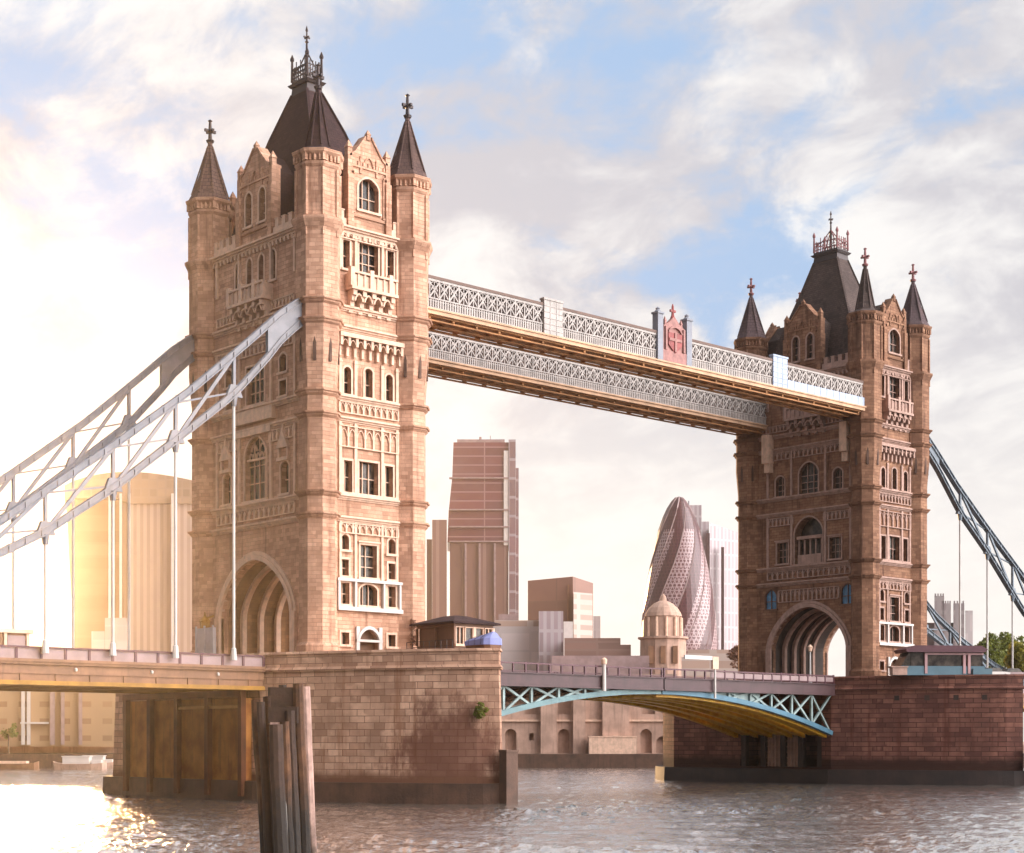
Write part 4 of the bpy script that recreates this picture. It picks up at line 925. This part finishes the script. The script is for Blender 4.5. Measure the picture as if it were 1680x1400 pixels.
nav_post(1173, 1098, 1146, 'slender white post with a square signal box in front of the right bascule leaf', True)
# street lamps on the far deck
def lamp(x, y, h, label, arm=0):
    R = empty('street_lamp', (x, y, 12.05), label, 'street lamp')
    mb = MB(); mb.lathe(x, y, [(12.05, .3), (12.6, .26), (12.7, .14), (12.05 + h, .09)], 8); mb.build('pole', 'rod', R)
    mb = MB(); zt = 12.05 + h; mb.lathe(x, y, [(zt, .1), (zt + .1, .22), (zt + .55, .3), (zt + .62, .34), (zt + .9, .05)], 6); mb.build('lantern', 'trim1', R)
    if arm: mb = MB(); mb.bar((x, y, zt), (x + 1.8, y - 1.2, zt + .1), .12); mb.build('arm', 'rod', R)
lamp(XT - 13, -6.6, 4.2, 'pale street lamp standing before the farther archway')
lamp(XT + 46, -6.5, 6.4, 'pale yellow lamp post by the trees at the right edge', 1)
# parked vehicles at the right end of the approach
def car(u, z, yb, label, m):
    x, y = pix(u, z); zb = hgt(yb, z); R = empty('parked_car', (x, y, zb), label, 'car'); F = local_face(x, y, TH - math.pi / 2 + .3)
    mb = MB(); fpoly(mb, F, [(-2, zb + .3), (2, zb + .3), (2.05, zb + .85), (1.1, zb + .95), (-2.05, zb + .9)], -1.7, 0); mb.build('body', m, R)
    mb = MB(); fpoly(mb, F, [(-1.6, zb + .92), (1.0, zb + .96), (.5, zb + 1.45), (-1.2, zb + 1.45)], -1.55, -.15); mb.build('cabin', 'glass', R)
    for a in (-1.25, 1.25):
        mb = MB(); v = F.p(a, 0, .02); mb.tube([F.p(a, zb + .32, .05), F.p(a, zb + .32, -.2)], .32, 12); mb.build('wheel', 'dark', R)
mbx = None
car(1636, 222, 1113.5, 'small white car parked on the approach left of the lamp post', 'white'); car(1668, 228, 1114, 'small pale car at the right edge of the approach', 'panel')

# bush rooted in the near pier wall
def leaf_cloud(mb, cx, cy, cz, rx, ry, rz, n, size, rnd, clumps=9):
    cs = []
    for k in range(clumps):
        a, b_, r = rnd.uniform(0, 6.28), rnd.uniform(-1, 1), rnd.uniform(.35, .8); q = math.sqrt(1 - b_ * b_)
        cs.append((r * q * math.cos(a), r * q * math.sin(a), r * b_, rnd.uniform(.24, .46)))
    for _ in range(n):
        c = rnd.choice(cs); 
        while True:
            v = Vector((rnd.uniform(-1, 1), rnd.uniform(-1, 1), rnd.uniform(-1, 1)))
            if .15 < v.length < 1: break
        v = v.normalized() * v.length ** .5
        p = Vector((cx + (c[0] + v.x * c[3]) * rx, cy + (c[1] + v.y * c[3]) * ry, cz + (c[2] + v.z * c[3]) * rz))
        u_ = Vector((rnd.gauss(0, 1), rnd.gauss(0, 1), rnd.gauss(0, 1))).normalized(); w_ = u_.cross(Vector((rnd.gauss(0, 1), rnd.gauss(0, 1), rnd.gauss(0, 1)))).normalized()
        s_ = size * rnd.uniform(.6, 1.4); mb.face([p - u_ * s_, p + w_ * s_ * .5, p + u_ * s_, p - w_ * s_ * .5])
rb = random.Random(3)
bx, by = pix(789, 139.3)
R = empty('wall_shrub', (bx, by, 8.0), 'small green shrub growing from a crack in the nearer pier', 'shrub')
mb = MB(); leaf_cloud(mb, bx, by, 8.0, .75, .75, .75, 420, .13, rb, 7); mb.build('foliage', 'leaf', R)
mb = MB(); mb.tube([(bx + .5, by + .5, 7.6), (bx, by, 8.0)], [.06, .04]); mb.build('stem', 'bark', R)
# climbing bush at the foot of the near tower
bx, by = 4.4, -10.9
R = empty('wall_shrub', (bx, by, 13.2), 'reddish climbing shrub at the right foot of the nearer tower', 'shrub')
mb = MB()
for zc in (14.0, 15.2, 16.3): leaf_cloud(mb, bx + rb.uniform(-.2, .3), by, zc, .55, .3, .8, 170, .11, rb, 6)
mb.build('foliage', mat('russet_leaves', (.22, .10, .06), .8, var=.4, nscale=3), R)
mb = MB(); mb.tube([(bx, by, 13.0), (bx + .1, by + .1, 14.6), (bx, by + .1, 16.3)], [.07, .05, .03]); mb.build('stem', 'bark', R)

# timber dolphin in the foreground
dxy = pix(467, 66); D = empty('timber_dolphin', (*dxy, 0), 'cluster of tall raked dark timber piles standing in the foreground water', 'pile cluster')
rd = random.Random(5)
def pile(u0, u1, z, ytop, wpx, m):
    a, b_ = pix(u1, z), pix(u0, z); zt = hgt(ytop, z); r = wpx / 2 * z / FPX; pts = []; rs = []
    for k in range(9):
        f = k / 8; zz = -1.5 + (zt + 1.5) * f; pts.append((a[0] + (b_[0] - a[0]) * f + rd.uniform(-.02, .02), a[1] + (b_[1] - a[1]) * f + rd.uniform(-.02, .02), zz)); rs.append(r * (1.08 - .14 * f) * rd.uniform(.95, 1.05))
    mb = MB(); mb.tube(pts, rs, 9); mb.build('pile', m, D)
for args in ((419, 443, 66.5, 1149, 17, 'timber'), (428, 448, 65.6, 1152, 15, 'timberd'), (438, 455, 66.9, 1143, 13, 'timber'), (452, 466, 64.9, 1189, 24, 'timberd'), (466, 478, 65.2, 1184, 17, 'timber'), (475, 490, 65.6, 1166, 18, 'timberd'), (488, 505, 66.0, 1122, 18, 'timber'), (499, 513, 66.4, 1127, 21, 'timberp'), (446, 460, 68.0, 1128, 15, 'timberd'), (483, 496, 68.0, 1128, 14, 'timber'), (463, 474, 68.2, 1124, 14, 'timberd')): pile(*args)
F = local_face(*pix(466, 65.9), TH - math.pi / 2)
mb = MB(); q = 66 / FPX
fbox(mb, F, -24 * q, 24 * q, hgt(1187, 66), hgt(1160, 66), -.5, .35); mb.build('waling', 'timberd', D)
mb = MB(); fbox(mb, F, -22 * q, 20 * q, hgt(1159, 66), hgt(1128, 66), -.7, -.05); mb.build('waling', 'timberd', D)
mb = MB(); fbox(mb, F, -18 * q, 2 * q, hgt(1192, 66), hgt(1185.5, 66), .36, .75); mb.build('cap_plate', 'timberp', D)
a, b_ = F.p(4 * q, 6.0, .8), F.p(14 * q, -.5, .95)
mb = MB(); mb.tube([a, ((a[0] + b_[0]) / 2, (a[1] + b_[1]) / 2, 2.6), b_], .022, 6); mb.build('mooring_rope', 'rod', D)

# ------------------------------------------------------------------ city beyond the river
def cprism(mb, uz, y0, y1, zref, inset=0.0):
    """upright prism; outline in (pixels across, metres along the view), heights in pixels at zref"""
    pl = [pix(u, z) for u, z in uz]; z0 = 4.0 if y0 is None else hgt(y0, zref); z1 = hgt(y1, zref)
    mb.loft([[(*p, z0) for p in pl], [(*p, z1) for p in pl]])
def cbox(mb, u0, u1, z, y0, y1, dz, proud=0.0):
    cprism(mb, [(u0, z - proud), (u1, z - proud), (u1, z + dz), (u0, z + dz)], y0, y1, z)
gm = dict(
 wt=gridmat('louvred_tower', (.24, .15, .10), (.20, .12, .08), 60, 5.2, .5, .5), wtf=gridmat('finned_tower', (.38, .28, .235), (.22, .15, .12), 2.6, 400, .7, .4), wtop=gridmat('crown_glazing', (.27, .18, .13), (.21, .135, .09), 3.2, 3.4, .35, .4),
 slab=gridmat('banded_glass', (0.264, 0.145, 0.152), (0.112, 0.0297, 0.033), 300, 3.8, .28, .3), vert=gridmat('vertical_glass', (0.264, 0.158, 0.139), (0.158, 0.0792, 0.066), 9, 400, .7, .3), strip=gridmat('side_strip', (0.33, 0.264, 0.277), (0.158, 0.0858, 0.0924), 5, 8, .6, .3),
 brown=gridmat('brown_block', (0.198, 0.106, 0.0792), (0.172, 0.0858, 0.066), 40, 12, .25, .6), lite=gridmat('light_windows', (0.436, 0.343, 0.297), (0.277, 0.185, 0.145), 40, 3.4, .9, .5), pale=gridmat('pale_block', (0.409, 0.356, 0.35), (0.33, 0.284, 0.277), 8, 5, .3, .6),
 low=gridmat('low_brown', (0.224, 0.132, 0.106), (0.172, 0.0924, 0.0726), 30, 2.2, .3, .6), fin=gridmat('fine_fins', (0.436, 0.37, 0.383), (0.264, 0.198, 0.211), 1.9, 6, .45, .4), grey=gridmat('grey_keep', (0.251, 0.211, 0.205), (0.158, 0.125, 0.125), 2.2, 3.2, .5, .7), stoneb=gridmat('bank_stone', (0.33, 0.224, 0.185), (0.211, 0.125, 0.0924), 3.4, 3.6, 1.0, .8),
 tan=gridmat('tan_facade', (0.383, 0.238, 0.132), (0.224, 0.119, 0.0594), 4.2, 3.4, 1.2, .7))
# wide flared tower at the left
z = 640; G = empty('flared_tower', (*pix(205, z), 4), 'wide tan tower flaring outward to a curved crown, behind the left chains', 'office tower')
def flare(u0a, u1a, u0b, u1b, ya, yb, za, dz, name, m, N=8):
    mb = MB(); rings = []
    for k in range(N + 1):
        f = k / N; g = f ** 1.6; u0, u1 = u0a + (u0b - u0a) * g, u1a + (u1b - u1a) * g; y = ya + (yb - ya) * f
        rings.append([(*pix(u0, za), hgt(y, za)), (*pix(u1, za), hgt(y, za)), (*pix(u1, za + dz), hgt(y, za)), (*pix(u0, za + dz), hgt(y, za))])
    mb.loft(rings); return mb.build(name, m, G)
flare(121, 204, 107, 198, 1100, 815, z + 4, 40, 'louvred_side', gm['wt'])
flare(204, 330, 198, 352, 1100, 826, z, 44, 'finned_front', gm['wtf'])
mb = MB(); n = 14; rings = []
for (u, top) in [(106 + (352 - 106) * k / n, 797 - 22 * math.sin(math.pi * (k / n) ** .8)) for k in range(n + 1)]:
    yb_ = 818 if u < 199 else 827
    rings.append([(*pix(u, z - 1), hgt(yb_, z)), (*pix(u, z - 1), hgt(top, z)), (*pix(u, z + 42), hgt(top - 3, z)), (*pix(u, z + 42), hgt(yb_, z))])
mb.loft(rings); mb.build('crown', gm['wtop'], G)
for u in (180, 198, 212, 283): mb = MB(); cbox(mb, u - 2.2, u + 2.2, z, 1100, 812, 3, 3.5); mb.build('light_fin', 'white', G)
mb = MB(); cbox(mb, 172, 212, 560, None, 1014, 20); cbox(mb, 150, 171.5, 560, None, 1036, 20); tag(mb.build('stepped_block', gm['pale'], None, (*pix(190, 560), 4)), 'low pale stepped block in front of the wide flared tower', 'building')
# banded slab tower and its neighbour
z = 700; G = empty('banded_tower', (*pix(795, z), 4), 'tall dusky red glass tower with pale floor bands between the bridge towers', 'office tower')
mb = MB(); pl = lambda l, y: [(*pix(l, z), hgt(y, z)), (*pix(835, z), hgt(y, z)), (*pix(835, z + 34), hgt(y, z)), (*pix(l, z + 34), hgt(y, z))]
mb.loft([pl(734, 890), pl(736, 840), pl(742, 782), pl(744, 726)]); mb.build('glass_slab', gm['slab'], G)
mb = MB(); cbox(mb, 738, 834, z, None, 890, 32); mb.build('lower_shaft', gm['vert'], G)
mb = MB(); cbox(mb, 834.5, 846, z, None, 722, 32, 1); cbox(mb, 846.2, 851, z + 4, None, 768, 26); mb.build('service_core', gm['strip'], G)
mb = MB(); cbox(mb, 826.5, 834.2, z, 895, 740, 2, .7); mb.build('pale_edge', 'white', G)
for y in (786, 838, 866, 890): mb = MB(); cbox(mb, 737, 834.3, z, y, y - 2.2, 1, 1.2); mb.build('floor_band', 'panel', G)
mb = MB(); cbox(mb, 750, 828, z + 8, 727, 721, 14); cbox(mb, 804, 805, z + 8, 721, 715, 1); cbox(mb, 786, 790, z + 8, 722, 717, 3); mb.build('roof_plant', 'panel', G)
for u in (764, 787, 812): mb = MB(); cbox(mb, u - 1.6, u + 1.6, z, None, 892, 1, 1.5); mb.build('pale_mullion', 'panel', G)
mb = MB(); cbox(mb, 709, 733, z - 15, None, 853, 30); cbox(mb, 700, 708.8, z - 12, None, 885, 26); tag(mb.build('shoulder_tower', gm['vert'], None, (*pix(718, z - 15), 4)), 'lower pinkish stepped tower just left of the banded red tower', 'office tower')
# brown block
z = 560; G = empty('brown_block', (*pix(920, z), 4), 'dark brown flat block with a pale windowed corner, right of the banded tower', 'office building')
mb = MB(); pl = [pix(866, z), pix(940, z - 6), pix(973, z), pix(973, z + 40), pix(866, z + 40)]; hh_ = [hgt(953, z), hgt(949, z), hgt(957, z), hgt(957, z), hgt(953, z)]
mb.loft([[(*p, 4) for p in pl], [(*p, h) for p, h in zip(pl, hh_)]]); mb.build('block', gm['brown'], G)
mb = MB(); pl = [pix(941, z - 8), pix(972, z - 2), pix(972, z - 1), pix(941, z - 6.5)]; mb.loft([[(*p, 4) for p in pl], [(*p, hgt(975, z)) for p in pl]]); mb.build('windowed_corner', gm['lite'], G)
mb = MB(); cbox(mb, 931, 933, z, None, 962, 2, 6.5); mb.build('dark_joint', 'cabinb', G)
mb = MB(); cbox(mb, 973.5, 985, z + 20, None, 1011, 20); tag(mb.build('narrow_block', gm['pale'], None, (*pix(979, z + 20), 4)), 'narrow pale block touching the right side of the brown block', 'building')
z = 440; G = empty('white_shed', (*pix(870, z), 4), 'long white building with a grid of pale panels above the bascule railing', 'building')
mb = MB(); cbox(mb, 800, 902, z, None, 1028, 24); mb.build('hall', gm['pale'], G); mb = MB(); cbox(mb, 884, 924, z - 6, None, 1003, 20); mb.build('stair_tower', gm['fin'], G); mb = MB(); cbox(mb, 812, 912, z + 2, 1028, 1018, 18); mb.build('roof_storey', gm['lite'], G); mb = MB(); cbox(mb, 818, 850, z + 4, 1018, 1008, 8); mb.build('roof_plant', 'panel', G)
mb = MB(); cbox(mb, 924.5, 940, z + 14, None, 1020, 10); tag(mb.build('small_block', 'white', None, (*pix(932, z + 14), 4)), 'small white block wedged between the white building and the brown block', 'building')
z = 420; G = empty('low_brown_building', (*pix(980, z), 4), 'long low brown building with a stepped roof above the bascule railing', 'building')
mb = MB(); cbox(mb, 926, 1035, z, None, 1058, 20); mb.build('wing', gm['low'], G); mb = MB(); cbox(mb, 926, 1018, z + 2, 1058, 1047, 16); mb.build('upper_storey', gm['low'], G)
mb = MB(); cbox(mb, 905, 1065, 390, None, 1076, 12); tag(mb.build('pale_terrace', 'panel', None, (*pix(985, 390), 4)), 'pale pink terrace wall behind the bascule railing', 'terrace')
# the round pointed tower
z = 620; cx, cy = pix(1114, z); G = empty('round_pointed_tower', (cx, cy, 4), 'rounded cone shaped tower with spiralling dark bands, left of the farther bridge tower', 'office tower')
prof = [(1100, 60), (1060, 63), (1010, 60), (970, 54.5), (930, 47), (900, 40.5), (870, 33), (850, 26), (835, 19), (824, 12), (817, 5.5), (815, 1)]
sc = z / FPX
gk = bpy.data.materials.new('diagonal_glass'); gk.use_nodes = True
t = NT(gk.node_tree); b = t.n['Principled BSDF']; uvn = t.new('ShaderNodeTexCoord').outputs['UV']; u_, v_, _z = t.sep(uvn)
def tri(expr, wdt):
    f = t.math('FRACT', expr); return t.math('LESS_THAN', f, wdt)
g1 = tri(t.math('ADD', t.math('MULTIPLY', u_, 48), t.math('MULTIPLY', v_, 17)), .22); g2 = tri(t.math('SUBTRACT', t.math('MULTIPLY', u_, 48), t.math('MULTIPLY', v_, 17)), .22); g3 = tri(t.math('MULTIPLY', v_, 50), .25)
ln = t.math('MAXIMUM', g1, t.math('MAXIMUM', g2, g3))
sp = tri(t.math('ADD', t.math('MULTIPLY', u_, 6), t.math('MULTIPLY', v_, -1.9)), .40)
cap = t.math('GREATER_THAN', v_, .80)
dk = t.math('MAXIMUM', sp, cap)
cg = t.mix(ln, (.12, .045, .05, 1), (.40, .28, .28, 1)); cdk = t.mix(ln, (.055, .012, .016, 1), (.09, .025, .03, 1)); t.put(b, 'Base Color', t.mix(dk, cg, cdk)); b.inputs['Roughness'].default_value = .3
mb = MB(); mb.uv = []; n = 40
for (ya, ra), (yb, rb_) in zip(prof, prof[1:]):
    for k in range(n):
        a0, a1 = 2 * math.pi * k / n, 2 * math.pi * (k + 1) / n
        P = [(ra, a0, ya), (ra, a1, ya), (rb_, a1, yb), (rb_, a0, yb)]
        mb.face([(cx + r * sc * math.cos(a), cy + r * sc * math.sin(a), hgt(y, z)) for r, a, y in P]); mb.uv += [((k + (1 if a == a1 else 0)) / n, (1100 - y) / 285) for r, a, y in P]
mb.build('glass_skin', gk, G)
mb = MB()
for j in range(10):
    a = j * math.pi / 5; mb.tube([(cx + r * sc * 1.005 * math.cos(a + (1100 - y) / 285 * 2.0), cy + r * sc * 1.005 * math.sin(a + (1100 - y) / 285 * 2.0), hgt(y, z)) for y, r in prof[:-1]], .3, 4)
mb.build('diagonal_frame', 'panel', G)
mb = MB(); q = pix(1130, z + 30); mb.lathe(*q, [(hgt(860, z), .8), (hgt(803, z), .25)], 6)
tag(mb.build('mast', 'column', None, (*q, 60)), 'thin mast rising beside the tip of the rounded tower', 'mast')
z = 700
mb = MB(); cbox(mb, 1130, 1151, z, None, 829, 30); cbox(mb, 1151.2, 1163, z, None, 856, 30); tag(mb.build('stepped_tower', gm['fin'], None, (*pix(1145, z), 4)), 'pale stepped tower partly hidden behind the rounded tower', 'office tower')
G = empty('finned_tower', (*pix(1190, z - 20), 4), 'pale finned slab with one dark vertical stripe beside the farther bridge tower', 'office tower')
mb = MB(); pl = [pix(1164, z - 20), pix(1212, z - 12), pix(1212, z + 20), pix(1164, z + 20)]; mb.loft([[(*p, 4) for p in pl], [(*p, hgt(y, z)) for p, y in zip(pl, (868, 880, 880, 868))]]); mb.build('slab', gm['fin'], G)
mb = MB(); cbox(mb, 1212.2, 1222, z - 10, None, 900, 20); mb.build('wing', gm['fin'], G)
mb = MB(); cbox(mb, 1183, 1188, z - 20, None, 898, 1, .8); mb.build('dark_stripe', 'purple', G); mb = MB(); cbox(mb, 1158, 1164.5, z - 22, None, 875, 3, .2); mb.build('dark_edge', 'purple', G)
# domed church
z = 420; cx, cy = pix(1088, z); sc = z / FPX; G = empty('domed_church', (cx, cy, 4), 'pale stone domed church in front of the rounded tower', 'church')
mb = MB(); mb.lathe(cx, cy, [(4, 40 * sc), (hgt(1050, z), 38 * sc), (hgt(1049, z), 42 * sc), (hgt(1046, z), 42 * sc), (hgt(1045, z), 30 * sc), (hgt(1012, z), 29 * sc)], 12); mb.build('drum', 'concrete', G)
mb = MB(); mb.lathe(cx, cy, [(hgt(1012, z), 31 * sc), (hgt(1006, z), 29 * sc), (hgt(998, z), 24 * sc), (hgt(990, z), 15 * sc), (hgt(986, z), 6 * sc), (hgt(978, z), 4 * sc), (hgt(974, z), .4 * sc)], 16); mb.build('dome', 'concrete', G)
for k in range(12):
    a = math.pi / 12 + k * math.pi / 6 + .13; x, y = cx + 30.5 * sc * math.cos(a), cy + 30.5 * sc * math.sin(a); mb = MB(); mb.lathe(x, y, [(hgt(1045, z), 2.6 * sc), (hgt(1014, z), 2.2 * sc)], 6); mb.build('pilaster', 'trim1', G)
for u in (1068, 1088, 1108): mb = MB(); cbox(mb, u - 4, u + 4, z, 1090, 1062, 1, 39 * sc); mb.build('window', 'brown', G)
mb = MB(); cbox(mb, 1118, 1228, 380, None, 1078, 10); cbox(mb, 1128, 1196, 380, 1078, 1066, 8); tag(mb.build('river_pavilion', gm['lite'], None, (*pix(1170, 380), 4)), 'low pale pavilion at the foot of the farther bridge tower', 'building')
bx, by = pix(1212, 300); R = empty('autumn_bush', (bx, by, 4.2), 'russet bush beside the foot of the farther bridge tower', 'bush')
mb = MB(); leaf_cloud(mb, bx, by, hgt(1078, 300), 3.2, 3.2, 2.2, 900, .3, rb, 9); mb.build('foliage', bpy.data.materials['russet_leaves'], R)
mb = MB(); mb.tube([(bx, by, 4.2), (bx, by, hgt(1082, 300))], [.25, .12]); mb.build('stem', 'bark', R)
# grey keep and blocks at the right
z = 400; G = empty('grey_keep', (*pix(1565, z), 4), 'grey stone castle like block with square turrets, right of the farther bridge tower', 'castle')
mb = MB(); cbox(mb, 1518, 1580, z, None, 1022, 26); mb.build('wall', gm['grey'], G)
for u, wd, y in ((1541, 8, 978), (1553, 7, 990), (1573, 9, 990)):
    mb = MB(); cbox(mb, u - wd, u + wd, z - 3, None, y, 12)
    for k in (-.8, -.25, .3, .8): cbox(mb, u + wd * k - 1.3, u + wd * k + 1.3, z - 3, y, y - 4, 1.5)
    mb.build('turret', gm['grey'], G)
mb = MB(); cbox(mb, 1583.5, 1596, z + 40, None, 1002, 20); tag(mb.build('pale_slab_block', gm['pale'], None, (*pix(1590, z + 40), 4)), 'narrow pale slab block right of the grey castle', 'building')

# quay, bank buildings and barges
mb = MB(); pl = [pix(-300, 322), pix(780, 318), pix(1500, 318), pix(2200, 322), pix(2200, 346), pix(1500, 346), pix(-300, 346)]; mb.loft([[(*p, -1) for p in pl], [(*p, 2.6) for p in pl]])
tag(mb.build('quay_wall', 'tide', None, (*pix(960, 318), 0)), 'dark wet quay wall along the far bank under the bascule span', 'quay wall')
z = 330; G = empty('river_wall', (*pix(960, z), 2.6), 'tall pale stone river wall with slit openings and one round arch, beneath the bascule span', 'river wall')
F = local_face(*pix(965, z), TH - math.pi / 2); q = z / FPX; U = lambda u: (u - 965) * q
holes = [(U(u) - .45, U(u) + .45, hgt(1215, z), hgt(1203, z)) for u in (872, 993)] + [(U(u) - 1.15, U(u) + 1.15, 2.7, hgt(1196, z), 1.0, 1.2) for u in (838, 925, 1060)] + [(U(1087) - 1.3, U(1087) + 1.3, 2.7, hgt(1208, z), 1.1, 1.2)] + [(U(u) - 1.3, U(u) + 1.3, hgt(1172, z), hgt(1140, z), 0, 1.2) for u in (872, 926, 1064, 1096)] + [(U(u) - .8, U(u) + .8, hgt(1146, z), hgt(1128, z)) for u in (845, 960, 1000, 1030)]
mb = MB(); wall(mb, F, U(760), U(1240), 2.6, hgt(1120, z), holes, .8); mb.face([F.p(U(760), hgt(1120, z)), F.p(U(1240), hgt(1120, z)), F.p(U(1240), hgt(1120, z), -12), F.p(U(760), hgt(1120, z), -12)])
mb.face([F.p(U(760), 2.6, -1.3), F.p(U(1240), 2.6, -1.3), F.p(U(1240), hgt(1120, z), -1.3), F.p(U(760), hgt(1120, z), -1.3)])
mb.build('wall', 'concrete', G)
for u, wd in ((900, 13), (950, 10), (1010, 22), (1120, 12)): mb = MB(); fbox(mb, F, U(u - wd), U(u + wd), 2.6, hgt(1136, z), 0, 1.2); mb.build('buttress', 'concrete', G)
mb = MB(); fbox(mb, F, U(800), U(1230), hgt(1184, z), hgt(1181, z), 0, .5); mb.build('ledge', 'trim1', G)
mb = MB(); fbox(mb, F, U(965), U(1042), 2.6, hgt(1210, z), 1.3, 3.4); fbox(mb, F, U(964), U(1043), hgt(1210, z), hgt(1208, z), 1.2, 3.5); mb.build('landing_stage', 'trim1', G)
mb = MB(); cbox(mb, 800, 920, 345, None, 1112, 10); cbox(mb, 925, 1110, 345, None, 1106, 10); tag(mb.build('terrace_building', gm['stoneb'], None, (*pix(950, 345), 4)), 'low stone terrace on top of the river wall behind the railing', 'building')
z = 330; G = empty('riverside_block', (*pix(90, z), 4), 'tan riverside block with pale columns seen under the left approach deck', 'building')
mb = MB(); cbox(mb, -60, 198, z, None, 1095, 14); mb.build('facade', gm['tan'], G)
for u, wd in ((38, 3), (47, 3), (86, 4), (103, 3), (132, 3)): mb = MB(); cbox(mb, u - wd, u + wd, z, 1222, 1120, 1, 1.1); mb.build('column', 'white' if u < 60 else 'panel', G)
mb = MB(); cbox(mb, 33, 80, z, 1188, 1185, 1, 1.3); mb.build('balcony_rail', 'white', G)
bx, by = pix(14, 326); R = empty('bank_bush', (bx, by, 4.2), 'dark olive bush on the far bank at the left edge under the deck', 'bush')
mb = MB(); leaf_cloud(mb, bx, by, hgt(1200, 326), 1.9, 1.9, 2.0, 700, .25, rb, 9); mb.build('foliage', 'leaf', R)
mb = MB(); mb.tube([(bx, by, 2.6), (bx, by, hgt(1204, 326))], [.2, .1]); mb.build('stem', 'bark', R)
def barge(u, z, L, label, cargo):
    x, y = pix(u, z); R = empty('moored_barge', (x, y, 0), label, 'barge'); F = local_face(x, y, TH - math.pi / 2 + .05)
    mb = MB(); rings = []
    for f, wd, sheer in ((-1, .5, .5), (-.9, 1.6, .25), (-.5, 2.0, 0), (.5, 2.0, 0), (.9, 1.6, .2), (1, .5, .45)): rings.append([F.p(f * L / 2, -.4, wd * .8), F.p(f * L / 2, 1.0 + sheer, wd), F.p(f * L / 2, 1.0 + sheer, -wd), F.p(f * L / 2, -.4, -wd * .8)])
    mb.loft(rings); mb.build('hull', 'concrete' if cargo else 'brown', R)
    if cargo:
        mb = MB(); fbox(mb, F, -L * .3, L * .2, 1.05, 2.3, -1.3, 1.3); fbox(mb, F, -L * .32, L * .22, 2.3, 2.45, -1.4, 1.4); mb.build('deckhouse', 'white', R)
        mb = MB(); fbox(mb, F, L * .24, L * .42, 1.05, 1.7, -1, 1); mb.build('hatch', 'white', R)
    else: mb = MB(); fbox(mb, F, -L * .3, L * .3, 1.05, 1.5, -1.2, 1.2); mb.build('hatch', 'trim1', R)
barge(131, 300, 9.5, 'grey barge with a white deckhouse moored at the left by the far bank', True); barge(158, 312, 7.5, 'white topped boat moored just behind the grey barge', True); barge(18, 302, 10, 'low brown barge at the left edge by the far bank', False)

# trees at the right
def tree(u, z, ytop, ybase, wpx, m, label, seed, n=3200):
    r = random.Random(seed); x, y = pix(u, z); zt, zb = hgt(ytop, z), 4.2; wd = wpx * z / FPX / 2; zc = (zt + hgt(ybase, z)) / 2; hz = (zt - hgt(ybase, z)) / 2
    R = empty('broadleaf_tree', (x, y, zb), label, 'tree')
    mb = MB(); mb.tube([(x, y, zb), (x + .2, y, zb + (zc - zb) * .5), (x, y + .2, zc)], [.5, .38, .2], 8)
    for k in range(7): a = r.uniform(0, 6.28); mb.tube([(x, y, zc - hz * r.uniform(.3, .9)), (x + math.cos(a) * wd * .6, y + math.sin(a) * wd * .6, zc + hz * r.uniform(0, .5))], [.2, .05], 6)
    mb.build('trunk', 'bark', R)
    mb = MB(); leaf_cloud(mb, x, y, zc, wd, wd, hz, n, .34, r, 16); mb.build('crown', m, R)
tree(1622, 285, 1036, 1118, 62, 'leaf', 'tall olive green tree left of the lamp post at the right edge', 1)
tree(1655, 290, 1034, 1120, 56, 'leaf', 'dark green tree top just behind the lamp post', 2)
tree(1672, 262, 1052, 1122, 62, 'leafy', 'yellow green rounded tree right of the lamp post', 4)
tree(1605, 300, 1062, 1115, 36, 'leaf', 'small dark green tree touching the pale slab block', 6, 1600)

# ------------------------------------------------------------------ haze
HZ = bpy.data.materials.new('haze'); HZ.use_nodes = True; t = NT(HZ.node_tree); t.n.clear()
pv = t.new('ShaderNodeVolumePrincipled'); pv.inputs['Color'].default_value = (1.0, .90, .80, 1); pv.inputs['Density'].default_value = .000125; pv.inputs['Anisotropy'].default_value = .86
ou = t.new('ShaderNodeOutputMaterial'); t.l.new(pv.outputs[0], ou.inputs['Volume'])
mb = MB(); mb.box(-800, 1300, -800, 1300, -2.2, 140); tag(mb.build('haze', HZ), kind='stuff')
